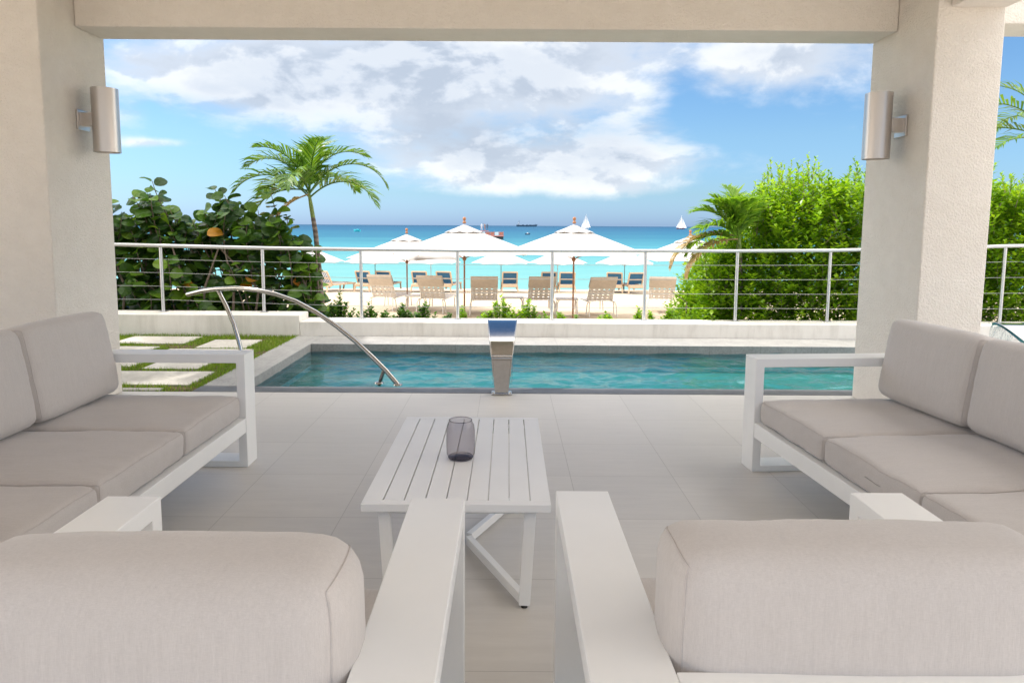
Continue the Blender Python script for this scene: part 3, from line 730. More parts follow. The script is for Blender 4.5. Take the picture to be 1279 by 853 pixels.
# pool fountains
def fountain(x, y, label, first=None):
    t = thing('pool_fountain', label, 'fountain', (x, y, 0.004), 0, 'steel blade fountains beside the pool')
    prof = [(0, .0, .055), (.005, .10, .065), (.0, .20, .072), (-.01, .275, .078), (-.015, .315, .082), (.005, .355, .088), (.035, .40, .095), (.09, .44, .102), (.17, .478, .109), (.27, .52, .116), (.37, .553, .121), (.45, .562, .125), (.49, .552, .126)]
    # smooth
    P = []
    for i in range(len(prof) - 1):
        for k in range(4):
            s = k / 4; p_ = [prof[max(i - 1, 0)], prof[i], prof[i + 1], prof[min(i + 2, len(prof) - 1)]]
            P.append(tuple(.5 * ((2 * p_[1][c]) + (-p_[0][c] + p_[2][c]) * s + (2 * p_[0][c] - 5 * p_[1][c] + 4 * p_[2][c] - p_[3][c]) * s * s + (-p_[0][c] + 3 * p_[1][c] - 3 * p_[2][c] + p_[3][c]) * s ** 3) for c in range(3)))
    P.append(prof[-1])
    m_ = MB(); vs = []; n_ = len(P)
    for i, (yy, zz, hw) in enumerate(P):
        a, b2 = P[max(i - 1, 0)], P[min(i + 1, n_ - 1)]
        ty, tz = b2[0] - a[0], b2[1] - a[1]; L = math.hypot(ty, tz); ny, nz = -tz / L, ty / L      # normal to the camera side/up
        th = .05 * (1 - i / n_) + .014
        vs += [(-hw, yy + ny * 0, zz), (hw, yy, zz), (hw * .97, yy - ny * th, zz - nz * th), (-hw * .97, yy - ny * th, zz - nz * th)]
    fs = []
    for i in range(n_ - 1):
        for k in range(4): fs.append((i * 4 + k, i * 4 + (k + 1) % 4, i * 4 + 4 + (k + 1) % 4, i * 4 + 4 + k))
    fs += [(3, 2, 1, 0), tuple((n_ - 1) * 4 + k for k in range(4))]
    m_.add(vs, fs); m_.build('blade', 'polished', t, bevel=.003)
    m_ = MB(); m_.tube([(-.083, -.062, .318), (.083, -.062, .318)], .021, 16); m_.build('roll_joint', 'polished', t, True)
    for s in (-1, 1):
        m_ = MB(); m_.tube([(s * (hw + .001), yy - .006, zz + .012 * 0) for yy, zz, hw in P[6:]], .006, 8); m_.build('edge_rim', 'polished', t, True)
    m_ = MB(); m_.box(-.085, .085, -.035, .09, 0, .008); m_.build('base_plate', 'steel', t, bevel=.002)
    for s in (-1, 1):
        m_ = MB(); m_.lathe([(0, .022), (.009, .022), (.009, .008)], 12, (s * .07, -.018, 0)); m_.build('bolt', 'steel', t)
    # water curtain falling into the pool
    yy, zz, hw = prof[-1]; m_ = MB(); vs = []; nz_, nx_ = 14, 10
    for j in range(nz_ + 1):
        tt = j / nz_ * .352
        for i in range(nx_ + 1):
            q = i / nx_ * 2 - 1; pinch = 1 - .22 * (j / nz_) ** 1.3
            vs.append((q * (hw - .006) * pinch, yy + .30 * tt + .004 * math.sin(q * 9 + j), zz - .002 - 4.905 * tt * tt + .02 * 0))
    m_.add(vs, [(j * (nx_ + 1) + i, j * (nx_ + 1) + i + 1, (j + 1) * (nx_ + 1) + i + 1, (j + 1) * (nx_ + 1) + i) for j in range(nz_) for i in range(nx_)])
    m_.build('water_curtain', 'sheet', t, True)
    return t
f1 = fountain(-.045, 5.63, 'curved steel blade fountain pouring into the pool in front of the coffee table')
f2 = dup(f1, loc=(4.47, 5.63, .004), label='curved steel blade fountain partly hidden behind the right sofa, beyond the column')

# pool handrail
A = atZ(311, 462); B = atZ(497, 481.5); dAB = (B - A).normalized(); nrm = Vector((-dAB.y, dAB.x, 0))
hr = thing('pool_handrail', 'curved stainless steel handrail arching over the corner of the pool', 'handrail', A)
arc = [(234, 368), (252, 363.5), (270, 361), (295, 359.8), (320, 362), (345, 367.5), (370, 376.5), (395, 390), (420, 407), (445, 427), (465, 446), (482, 463), (494, 477), (497, 481)]
MB().tube([atPlane(x, y, A, nrm) for x, y in arc], .021, 16).build('grab_rail', 'polished', hr, True, origin=A)
MB().tube([atPlane(x, y, A, nrm) for x, y in [(272, 362), (283, 383), (292, 405), (298, 425), (303, 446), (306, 462)]], .02, 16).build('post', 'polished', hr, True, origin=A)
MB().tube([atPlane(x, y, A, nrm) for x, y in [(480, 461), (477, 470), (473.5, 481)]], .018, 16).build('post', 'polished', hr, True, origin=A)
for q in (atPlane(306, 462, A, nrm), B, atPlane(473.5, 481, A, nrm)):
    MB().lathe([(0, .014), (.035, .012), (.042, .0)], 20, (q.x, q.y, .004)).build('flange', 'polished', hr, True, origin=A)
# skimmer lid at the water's edge
q = atZ(357, 480, -.0)

# ================================================================== PLANTS
def leaf2(m_, p, d, up, L, Wd, fold=.25):
    """pointed leaf of two triangles folded on the midrib"""
    s_ = d.cross(up)
    if s_.length < 1e-4: s_ = Vector((1, 0, 0))
    s_.normalize(); n_ = s_.cross(d).normalized()
    a = p; tip = p + d * L; mid = p + d * L * .45
    l = mid - s_ * Wd / 2 + n_ * Wd * fold; r_ = mid + s_ * Wd / 2 + n_ * Wd * fold
    m_.add([a, r_, tip, l, mid], [(0, 1, 4), (1, 2, 4), (0, 4, 3), (4, 2, 3)])
def rdir(rnd, up=.3):
    v = Vector((rnd.gauss(0, 1), rnd.gauss(0, 1), rnd.gauss(0, 1) + up)); return v.normalized()

# --- hedge: many upright shoots dressed in leaves
def hedge(name, label, outline, y0, y1, shoots, origin, seed):
    rnd = random.Random(seed); hd = thing(name, label, 'hedge', origin)
    fol, st = MB(), MB()
    xa, xb = outline[0][0], outline[-1][0]
    def top(x):
        for (a, za), (b_, zb) in zip(outline, outline[1:]):
            if a <= x <= b_: return za + (zb - za) * (x - a) / (b_ - a)
        return outline[-1][1]
    for i in range(shoots):
        x = rnd.uniform(xa, xb); y = y0 + (y1 - y0) * rnd.random() ** 1.3; zt = top(x)
        z1 = -.02 + (zt + .02) * (rnd.random() ** .85)
        back = (y - y0) / (y1 - y0)
        if z1 > zt * .85: y = y0 + (y1 - y0) * rnd.uniform(.1, .8)
        L = rnd.uniform(.22, .42); dr = Vector((rnd.gauss(0, .35), rnd.gauss(-.15, .35), 1)).normalized()
        if rnd.random() < .3: dr = Vector((rnd.gauss(0, .8), rnd.gauss(-.5, .5), .6)).normalized()
        base = Vector((x, y, z1 - L * .7)); n_ = rnd.randint(12, 17)
        if i % 3 == 0: st.tube([base, base + dr * L], [.004, .002], 4, False)
        an = rnd.uniform(0, 6.28)
        for k in range(n_):
            s = (k + .5) / n_; p = base + dr * L * s; an += 2.4
            sd_ = Vector((math.cos(an), math.sin(an), 0)); d = (sd_ + dr * rnd.uniform(.2, 1.1)).normalized()
            leaf2(fol, p + sd_ * .006, d, Vector((0, 0, 1)) + sd_ * .1, rnd.uniform(.07, .145) * (1 - .3 * s), rnd.uniform(.036, .062), .15)
    for i in range(150):
        x = rnd.uniform(xa + .1, xb); y = rnd.uniform(y0 + .1, y1 - .3); zt = top(x); L = rnd.uniform(.25, .5); h_ = rnd.random() ** 2.2 * .24
        dr = Vector((rnd.gauss(0, .18), rnd.gauss(0, .18), 1)).normalized(); base = Vector((x, y, zt + h_ - L * .75)); st.tube([base, base + dr * L], [.005, .002], 4, False); an = 0
        for k in range(13):
            s = .15 + .85 * k / 12; p = base + dr * L * s; an += 2.4; sd_ = Vector((math.cos(an), math.sin(an), 0))
            leaf2(fol, p, (sd_ * .8 + dr * rnd.uniform(.4, 1.3)).normalized(), Vector((0, 0, 1)) + sd_ * .1, rnd.uniform(.06, .12) * (1 - .4 * s), rnd.uniform(.03, .045), .15)
    for i in range(26):
        x = xa + (xb - xa) * (i + rnd.random()) / 26; y = rnd.uniform(y0 + .2, y1); zt = top(x)
        pts = [Vector((x + rnd.gauss(0, .03) * k, y + rnd.gauss(0, .03) * k, -.12 + (zt) * k / 4.4)) for k in range(5)]
        st.tube(pts, [.018, .015, .012, .009, .005], 6)
    fol.build('foliage', 'hedge', hd, origin=origin); st.build('stems', 'bark', hd, True, origin=origin)
    return hd
def ox(x, Y=9.6): return atY(x, 300, Y).x
def oz(x, y, Y=9.6): return atY(x, y, Y).z
ol = [(866, 380), (874, 350), (884, 312), (894, 298), (905, 288), (930, 272), (944, 250), (950, 220), (968, 222), (984, 208), (1003, 206), (1025, 205), (1030, 222), (1050, 212), (1068, 224), (1085, 208), (1110, 204), (1145, 214), (1190, 222), (1225, 212), (1245, 220), (1280, 228), (1330, 215)]
hedge('hedge', 'tall bright green leafy hedge behind the railing at the right column', [(ox(x), oz(x, y + 12)) for x, y in ol], 9.12, 10.8, 4700, (4.5, 9.6, 0), 5)

# --- sea grape bush
def sea_grape():
    rnd = random.Random(21); O_ = (-4.2, 9.7, 0)
    t = thing('sea_grape_bush', 'dark round-leaved sea grape bush behind the railing on the left', 'bush', O_)
    lv, old, st = MB(), MB(), MB()
    outl = [(60, 235), (120, 240), (150, 258), (168, 236), (190, 224), (212, 246), (232, 268), (250, 262), (268, 240), (285, 236), (300, 252), (315, 262), (335, 238), (346, 238), (362, 275), (372, 285), (386, 305), (393, 345), (396, 385)]
    def top(px):
        for (a, za), (b_, zb) in zip(outl, outl[1:]):
            if a <= px <= b_: return za + (zb - za) * (px - a) / (b_ - a)
        return 400
    def roundleaf(m_, c, d, nrm_, r):
        s_ = d.cross(nrm_).normalized(); n_ = s_.cross(d).normalized(); vs = [c]; k = 12
        for i in range(k):
            a = 2 * math.pi * i / k; x = math.cos(a) * r; y = math.sin(a) * r * .92
            vs.append(c + d * (r + x) + s_ * y + n_ * (abs(y) * .22 - (r + x) ** 2 * .45 / r * .35 + .06 * r * math.sin(3 * a)))
        vs[0] = c + d * r - n_ * r * .05
        m_.add(vs, [(0, 1 + i, 1 + (i + 1) % k) for i in range(k)])
    def branch(p, tip, n_leaf, big=1.):
        mid = (p + tip) / 2 + Vector((rnd.gauss(0, .06), rnd.gauss(0, .06), rnd.gauss(.03, .03)))
        pts = [p * (1 - s) ** 2 + mid * 2 * s * (1 - s) + tip * s * s for s in (0, .25, .5, .75, 1)]
        st.tube(pts, [.011, .009, .008, .006, .004], 5)
        an = rnd.uniform(0, 6.28)
        for k in range(n_leaf):
            s = .3 + .7 * (k + .6) / n_leaf; i = min(3, int(s * 4)); q = pts[i].lerp(pts[i + 1], s * 4 - i); an += 2.2 + rnd.gauss(0, .3)
            sd_ = Vector((math.cos(an), math.sin(an) * .9 - .15, rnd.uniform(-.1, .7))).normalized()
            nn = Vector((rnd.gauss(0, .5), rnd.gauss(-.75, .5), .8)).normalized()
            r = rnd.uniform(.075, .125) * big * (1.08 - .35 * s)
            roundleaf(old if rnd.random() < .004 else lv, q + sd_ * .015, sd_, nn, r)
    # basal mass of branches
    for i in range(230):
        px = rnd.uniform(70, 388); Y = rnd.uniform(9.25, 10.3); ty = top(px)
        tpx = px + rnd.gauss(0, 6); py = ty + 14 + (398 - ty) * rnd.random() ** 1.25 * .92
        tip = atY(tpx, py, Y); base = Vector((tip.x + rnd.gauss(0, .18), Y + .25, max(-.1, tip.z - rnd.uniform(.5, .8))))
        branch(base, tip, rnd.randint(8, 11))
    # shoots that stand above the mass
    for px, py, Y in [(190, 226, 9.6), (165, 245, 9.4), (212, 262, 9.5), (150, 268, 9.7), (268, 236, 9.7), (280, 244, 9.4), (255, 262, 9.5), (300, 258, 9.6), (338, 240, 9.5), (322, 262, 9.7), (358, 268, 9.6), (346, 282, 9.4), (372, 300, 9.4), (385, 330, 9.4), (378, 365, 9.35), (392, 372, 9.4), (240, 275, 9.6), (130, 250, 9.5)]:
        tip = atY(px, py, Y); branch(tip + Vector((rnd.gauss(.1, .1), .2, -.65)), tip, 9)
    for i in range(14):
        x = -5.6 + 3.0 * (i + rnd.random()) / 14; y = rnd.uniform(9.4, 10)
        st.tube([(x, y, -.12), (x + rnd.gauss(0, .1), y, .5), (x + rnd.gauss(0, .2), y, 1.1)], [.02, .016, .01], 6)
    lv.build('leaves', 'grape', t, origin=O_); old.build('old_leaves', 'grape_old', t, origin=O_)['label'] = 'yellow and orange ageing leaves'
    st.build('stems', 'bark', t, True, origin=O_)
sea_grape()

# --- palms
def frond(parent, base, az, e0, e1, L, mats='palm', n=26, ll=.44, seed=0, sag=.55, width=.027, dead=0):
    rnd = random.Random(seed); h = Vector((math.cos(R(az)), math.sin(R(az)), 0)); pts = []; p = Vector(base); N = 18
    for i in range(N + 1):
        s = i / N; e_ = R(e0 + (e1 - e0) * s ** 1.35); d = h * math.cos(e_) + Vector((0, 0, math.sin(e_)))
        pts.append(p.copy()); p += d * (L / N)
    m_ = MB(); m_.tube(pts, [.011 * (1 - .8 * i / N) + .002 for i in range(N + 1)], 6)
    side = h.cross(Vector((0, 0, 1))).normalized()
    for k in range(n):
        s = .16 + .84 * (k + .5) / n; i = min(N - 1, int(s * N)); q = pts[i].lerp(pts[i + 1], s * N - i); T = (pts[i + 1] - pts[i]).normalized()
        U = side.cross(T).normalized();
        if U.z < 0: U = -U
        l_ = ll * math.sin(math.pi * (.22 + .70 * s)) * rnd.uniform(.85, 1.12)
        for sg in (-1, 1):
            d = (side * sg * rnd.uniform(.7, .95) + T * (.55 + .6 * s) + U * rnd.uniform(.1, .5) * (1 - dead)).normalized()
            a = q; b_ = q + d * l_ * .5; d2 = (d + Vector((0, 0, -sag * rnd.uniform(.6, 1.3)))).normalized(); c_ = b_ + d2 * l_ * .5
            wv = (T - d * T.dot(d)).normalized() * width * rnd.uniform(.8, 1.1)
            m_.add([a - wv * .35, a + wv * .35, b_ + wv * .7, b_ - wv * .7, c_], [(0, 1, 2, 3), (3, 2, 4)])
    return m_.build('frond', mats, parent)
def palm(name, label, base, lean_pts, rad, fr, shaft=.35, group=None):
    t = thing(name, label, 'palm tree', base, 0, group)
    pts = [Vector(p) - Vector(base) for p in lean_pts]; n_ = len(pts)
    dense = []
    for i in range(n_ - 1):
        for k in range(6): dense.append(pts[i].lerp(pts[i + 1], k / 6))
    dense.append(pts[-1]); m2 = len(dense)
    MB().tube(dense, [rad * (1.15 - .35 * i / m2) * (1 + .04 * (i % 2)) for i in range(m2)], 14).build('trunk', 'palmtrunk', t, True)
    top = dense[-1]; up = (dense[-1] - dense[-3]).normalized()
    MB().tube([top, top + up * shaft * .4, top + up * shaft * .8, top + up * shaft], [rad * .85, rad * .8, rad * .55, rad * .3], 12).build('crownshaft', 'crownshaft', t, True)
    cr = top + up * shaft * .92
    for j, f in enumerate(fr):
        f = dict(f); frond(t, cr - up * shaft * .12 * (j % 3), seed=j * 7 + 1, **f)
    return t
cb_ = atY(404, 405, 9.9); cb_.z = -.1
trk = [cb_] + [atY(x, y, 9.9) for x, y in [(401, 370), (398, 330), (394, 290), (391, 272)]]
lf = [dict(az=172, e0=62, e1=-45, L=1.15), dict(az=195, e0=42, e1=-62, L=1.15), dict(az=150, e0=38, e1=-50, L=1.1), dict(az=215, e0=72, e1=-20, L=1.05),
      dict(az=5, e0=58, e1=-78, L=1.42, ll=.30), dict(az=-15, e0=38, e1=-72, L=1.2), dict(az=25, e0=74, e1=-35, L=1.15), dict(az=80, e0=84, e1=20, L=1.05), dict(az=-60, e0=82, e1=5, L=1.05),
      dict(az=-95, e0=45, e1=-70, L=.95), dict(az=60, e0=45, e1=-55, L=1.1), dict(az=110, e0=65, e1=-30, L=1.1), dict(az=185, e0=8, e1=-85, L=1.0, mats='palm'),
      dict(az=200, e0=-20, e1=-88, L=.75, mats='palmdead', ll=.22, sag=1.2, n=24)]
palm('palm_tree', 'slender young palm with drooping fronds beside the sea grape bush', cb_, trk, .037, lf, .42)
cb2 = Vector((atY(926, 300, 9.22).x, 9.22, -.1))
palm('palm_tree', 'short bushy palm poking out of the left end of the hedge', cb2, [cb2, (cb2.x, 9.22, .6), (cb2.x - .02, 9.22, 1.0)], .045,
     [dict(mats='palmlight', az=a, e0=e, e1=f, L=l, n=32, ll=.40, width=.024) for a, e, f, l in
      [(178, 58, -20, .76), (190, 72, 5, .74), (165, 80, 25, .74), (120, 86, 50, .7), (200, 42, -40, .7), (20, 84, 30, .68), (40, 72, 10, .68), (-90, 80, 30, .6), (230, 76, 20, .7)]] +
     [dict(az=182, e0=12, e1=-82, L=1.12, mats='palmdead', ll=.26, sag=.9, n=30), dict(az=196, e0=0, e1=-84, L=1.0, mats='palmdead', ll=.22, sag=1.1), dict(az=188, e0=26, e1=-75, L=.85, mats='palmlight', ll=.3)], .3)
cb3 = Vector((8.3, 10.9, -.2))
palm('palm_tree', 'tall palm mostly outside the picture, its fronds above the hedge at the right edge', cb3, [cb3, (8.3, 10.9, 1.2), (8.35, 10.9, 2.4)], .08,
     [dict(az=178, e0=50, e1=-65, L=1.7, ll=.45), dict(az=160, e0=25, e1=-45, L=1.5, ll=.4), dict(az=200, e0=10, e1=-40, L=1.3, ll=.4), dict(az=0, e0=50, e1=-60, L=1.6), dict(az=90, e0=50, e1=-60, L=1.6), dict(az=-80, e0=40, e1=-60, L=1.5), dict(az=140, e0=75, e1=-20, L=1.5), dict(az=40, e0=70, e1=-20, L=1.5)], .5)
# a taller palm left of the frame that throws the dappled shade on the lawn
cb4 = Vector((-8.4, 8.9, -.2))
fr4 = [dict(az=a, e0=e, e1=-55, L=2.3, ll=.6, n=44, width=.045) for a, e in [(0, 40), (40, 55), (85, 35), (125, 60), (170, 40), (215, 55), (255, 35), (300, 60), (335, 30), (-50, 15), (-20, 65), (15, 10), (65, 15), (110, 20)]]
palm('palm_tree', 'tall palm outside the picture on the left, shading the lawn', cb4, [cb4, (-8.35, 8.9, 2.6), (-8.2, 8.8, 5.6)], .09, fr4, .6)
cb5 = Vector((-9.3, 10.6, -.2))
palm('palm_tree', 'second tall palm outside the picture on the left, behind the garden wall', cb5, [cb5, (-9.2, 10.5, 2.6), (-8.9, 10.3, 6.2)], .09, fr4[::-1], .6)

# --- small leafy shrubs along the wall
def shrub(px, toppx, wpx, dark, label, Y=9.3):
    rnd = random.Random(int(px)); c0 = atY(px, 400, Y); z1 = atY(px, toppx, Y).z; base = Vector((c0.x, Y, -.08)); hw = wpx * .72 / F_PX * Y
    t = thing('leafy_shrub', label, 'shrub', base, 0, 'small shrubs along the garden wall')
    lv, st = MB(), MB(); n_ = max(5, int(hw * 80 + 3))
    for i in range(n_):
        a = rnd.uniform(-1, 1); hh = (z1 - base.z) * (1 - .5 * abs(a) - .25 * rnd.random()) if i else z1 - base.z
        tip = Vector((a * hw if i else 0, rnd.gauss(0, .09), hh)); b0 = Vector((a * hw * .5, 0, 0))
        st.tube([b0, tip], [.006, .003], 5)
        L = (tip - b0).length; an = rnd.uniform(0, 6)
        for k in range(int(L * 70) + 5):
            s = .25 + .75 * (k + .5) / (int(L * 70) + 5); an += 2.4; q = b0.lerp(tip, s); sd_ = Vector((math.cos(an), math.sin(an), 0))
            d = (sd_ + Vector((0, 0, rnd.uniform(.15, .9)))).normalized()
            leaf2(lv, q, d, Vector((0, 0, 1)), rnd.uniform(.06, .10) * (1.15 - .4 * s), rnd.uniform(.032, .05), .12)
    lv.build('foliage', dark, t); st.build('stems', 'stem', t, True)
sh = [(383, 384, 22, 'shrub', 'low dark shrub at the foot of the palm trunk'), (424, 366, 26, 'shrub', 'tall thin dark shrub right of the palm trunk'),
      (441, 387, 22, 'shrub', 'low dark shrub left of the third railing post'), (461, 378, 20, 'shrub', 'spindly shrub just right of the third railing post'),
      (482, 388, 36, 'shrub', 'low spreading shrub below the leftmost woven lounger'), (502, 379, 26, 'shrub', 'bushy shrub at the foot of the small umbrella pole'),
      (532, 378, 38, 'shrub', 'fullest dark green shrub, below the second woven lounger'), (562, 391, 26, 'shrub', 'flat low shrub left of the fourth railing post'),
      (577, 383, 10, 'hedge', 'single sprig between the fourth railing post and a wooden pole'), (603, 393, 26, 'hedge', 'small sparse shrub left of the fountain top'), (625, 369, 36, 'hedge', 'bright pointed shrub behind the fountain top'),
      (660, 374, 34, 'hedge', 'bright shrub right of the fountain with one tall shoot'), (680, 391, 22, 'hedge', 'low shrub beside the fifth railing post'), (700, 391, 26, 'hedge', 'low shrub in front of the big right umbrella pole'),
      (719, 394, 16, 'hedge', 'smallest tuft at the foot of the big right umbrella pole'), (757, 391, 24, 'hedge', 'small round shrub below the lounger beside the big umbrella'),
      (797, 384, 16, 'hedge', 'thin shrub left of the sixth railing post'), (813, 391, 14, 'hedge', 'thin shrub right of the sixth railing post'), (838, 386, 26, 'hedge', 'loose shrub at the left foot of the hedge')]
for a in sh: shrub(*a)

# ================================================================== BEACH FURNITURE
def canopy_mb(Rr, drop, n=8, rad=6, ang=4, z0=0, inner=0., scal=.12, cone=1.0):
    m_ = MB(); vs = []; N = n * ang
    for j in range(rad + 1):
        s = inner + (1 - inner) * j / rad
        for k in range(N):
            a = 2 * math.pi * k / N + .2; f = (k % ang) / ang; bell = math.sin(math.pi * f)
            r = Rr * s * (math.cos(math.pi / n) / math.cos((f - .5) * 2 * math.pi / n)) * (1 - .02 * bell)
            z = z0 - drop * (s ** cone) - .025 * bell * s * math.sin(math.pi * min(1, s)) + .03 * bell * (1 if j == rad else 0)
            vs.append((r * math.cos(a), r * math.sin(a), z))
    fs = [(j * N + k, j * N + (k + 1) % N, (j + 1) * N + (k + 1) % N, (j + 1) * N + k) for j in range(rad) for k in range(N)]
    m_.add(vs, fs); return m_
def solid(o, t):
    s = o.modifiers.new('thickness', 'SOLIDIFY'); s.thickness = t; s.offset = -1
def make_umbrella(Rr, Ht, drop, pole, label, loc, wood=True, group='white beach umbrellas'):
    t = thing('beach_umbrella', label, 'umbrella', loc, 0, group)
    o = canopy_mb(Rr, drop, z0=Ht - .04, inner=.03).build('canopy', 'canvas', t); solid(o, .006)
    o = canopy_mb(Rr * .27, drop * .30, z0=Ht + .0, inner=.03, rad=2, ang=2).build('vent_cap', 'canvas', t); solid(o, .006)
    MB().tube([(0, 0, -.1), (0, 0, Ht)], .022 if wood else .017, 10).build('pole', pole, t, True)
    for k in range(8):
        a = 2 * math.pi * k / 8 + .2; m_ = MB()
        m_.tube([(0, 0, Ht - .08), (Rr * .96 * math.cos(a), Rr * .96 * math.sin(a), Ht - .075 - drop * .96)], .008, 5)
        m_.tube([(.02 * math.cos(a), .02 * math.sin(a), Ht - drop * 1.25), (Rr * .5 * math.cos(a), Rr * .5 * math.sin(a), Ht - .08 - drop * .5)], .006, 5)
        m_.build('rib', 'wood' if wood else 'white', t, True)
    if wood:
        MB().lathe([(0, .19), (.025, .185), (.04, .165), (.045, .14), (.036, .115), (.022, .095), (.028, .08), (.045, .065), (.045, .04), (.03, .02)], 14, (0, 0, Ht)).build('finial', 'wood', t, True)
        MB().lathe([(.0, .05), (.03, .05), (.05, .02), (.05, -.02), (.03, -.05), (0, -.05)], 12, (0, 0, Ht - drop * 1.25)).build('hub', 'wood', t, True)
    return t
def gp(px, Y, dz=0): p = atY(px, 300, Y); return Vector((p.x, Y, sand_z(Y) + dz))
u0 = make_umbrella(1.86, 2.33, .69, 'wood', 'big white umbrella with a wooden pole, left of the two largest', gp(580, 17.5))
dup(u0, loc=gp(717, 17.2), rz=.35, label='big white umbrella with a wooden pole, right of the two largest')
dup(u0, loc=gp(508, 20.0), rz=.1, label='white umbrella with a wooden pole, behind the left large umbrella', scale=.93)
dup(u0, loc=gp(862, 20.0), rz=.6, label='white umbrella half hidden by the dry palm frond at the hedge', scale=.93)
v0 = make_umbrella(1.42, 1.98, .60, 'polegrey', 'small white far umbrella with a grey pole, left of the fifth railing post', gp(626, 32), False, 'small white umbrellas near the waterline')
for px, lb, pl in [(392, 'small white umbrella in the far row, seen behind the palm trunk', 'g'), (468, 'small white umbrella in the far row, just right of the third railing post', 'g'),
                   (538, 'small white far umbrella with a pale pole, overlapped by the left large umbrella', 'w'), (697, 'small white far umbrella with a pale pole, right of the fifth railing post', 'w'),
                   (781, 'small white umbrella in the far row, just left of the sixth railing post', 'g')]:
    c_ = dup(v0, loc=gp(px, 32), rz=px * .01, label=lb)
    if pl == 'w':
        for k in kids(c_):
            if k.name.startswith('pole'):
                k.data = k.data.copy(); k.data.materials[0] = M['white']

# near loungers: white tube frame, woven straps, beige towel over the head end
def make_lounger(label, loc, rz):
    t = thing('beach_lounger', label, 'lounger', loc, rz, 'woven strap loungers facing the sea')
    W2 = .33; hx, hz = 0, .36                       # hinge at y=0; head toward -y
    top = Vector((0, -.40, 1.0)); hin = Vector((0, 0, hz))
    m_ = MB(); m_.tube([(-W2, 0, hz), (-W2, top.y, top.z - .03), (-W2 + .05, top.y - .01, top.z), (W2 - .05, top.y - .01, top.z), (W2, top.y, top.z - .03), (W2, 0, hz)], .017, 8); m_.build('back_frame', 'resin', t, True)
    m_ = MB()
    m_.tube([(-W2, -.3, hz), (-W2, 1.25, hz), (-W2 + .04, 1.3, hz), (W2 - .04, 1.3, hz), (W2, 1.25, hz), (W2, -.3, hz)], .017, 8); m_.build('seat_frame', 'resin', t, True)
    for y in (-.28, .95):
        for s in (-1, 1):
            m_ = MB(); m_.tube([(s * W2, y, hz), (s * (W2 + .03), y - .05, hz - .08), (s * (W2 + .04), y - .1, 0)], .015, 8)
            m_.tube([(s * W2, y + .14, hz), (s * (W2 + .03), y + .16, hz - .08), (s * (W2 + .04), y + .2, 0)], .015, 8); m_.build('leg', 'resin', t, True)
    for s in (-1, 1):
        m_ = MB(); m_.tube([(s * (W2 - .03), -.22, .66), (s * (W2 - .06), -.28, hz + .01)], .010, 6); m_.build('brace', 'resin', t, True)
    m_ = MB(); m_.tube([(-W2 + .02, -.2, .64), (W2 - .02, -.2, .64)], .012, 6); m_.build('cross_bar', 'resin', t, True)
    def strapgrid(a, b_, ny, nm):
        m_ = MB(); a, b_ = Vector(a), Vector(b_); d = b_ - a; nn = Vector((0, -d.z, d.y)).normalized() * .004
        for k in range(ny):
            p = a + d * ((k + .5) / ny); q = d.normalized() * (d.length / ny * .34)
            m_.add([(-W2, *(p - q).yz), (W2, *(p - q).yz), (W2, *(p + q).yz), (-W2, *(p + q).yz)], [(0, 1, 2, 3)])
        for k in range(5):
            x = -W2 + 2 * W2 * (k + .5) / 5; hw = .042
            m_.add([Vector((x - hw, *a.yz)) + nn, Vector((x + hw, *a.yz)) + nn, Vector((x + hw, *b_.yz)) + nn, Vector((x - hw, *b_.yz)) + nn], [(0, 1, 2, 3)])
        o = m_.build(nm, 'strap', t); solid(o, .003)
    strapgrid((0, -.01, hz + .02), (0, top.y, top.z - .02), 8, 'back_straps'); strapgrid((0, .03, hz), (0, 1.26, hz), 14, 'seat_straps')
    a = hin.lerp(top, .56); m_ = MB()
    pr = [(a.y - .030, a.z - .0), (top.y - .040, top.z - .03), (top.y - .03, top.z + .022), (top.y + .03, top.z + .01), (a.y + .045, a.z + .03)]
    vs = [(x, y, z) for x in (-W2 - .02, 0, W2 + .02) for y, z in pr]; n_ = len(pr)
    m_.add(vs, [(i * n_ + k, (i + 1) * n_ + k, (i + 1) * n_ + k + 1, i * n_ + k + 1) for i in range(2) for k in range(n_ - 1)])
    o = m_.build('towel', 'towel', t); solid(o, .012)
    return t
nl = [(541, 18.6, -10, 'woven lounger directly right of the small wooden umbrella pole'),
      (480, 19.2, -12, 'leftmost woven lounger with a white corner on its towel'),
      (605, 17.9, 2, 'woven lounger just right of the left big umbrella pole'), (676, 18.1, 4, 'woven lounger beside the fifth railing post'),
      (750, 17.9, 9, 'woven lounger right of the right big umbrella pole'), (828, 18.7, -8, 'rightmost woven lounger next to the hedge')]
L0 = None
for px, Y, a, lb in nl:
    if L0 is None: L0 = make_lounger(lb, gp(px, Y, .02), R(a))
    else: dup(L0, loc=gp(px, Y, .02), rz=R(a), label=lb)
# white drinks tables between them
def make_side(label, loc):
    t = thing('side_table', label, 'side table', loc, 0, 'white side tables between the loungers')
    MB().box(-.29, .29, -.22, .22, .40, .43).build('tabletop', 'resin', t, bevel=.01)
    for s in (-1, 1):
        for q in (-1, 1):
            MB().tube([(s * .2, q * .15, .40), (s * .25, q * .18, .33), (s * .27, q * .2, 0)], .013, 6).build('leg', 'resin', t, True)
    return t
s0 = make_side('white side table in front of the small wooden umbrella pole', gp(519, 19.0, .02))
dup(s0, loc=gp(641, 18.5, .02), label='white side table right of the lounger behind the fountain'); dup(s0, loc=gp(709, 17.9, .02), label='white side table at the right big umbrella pole')

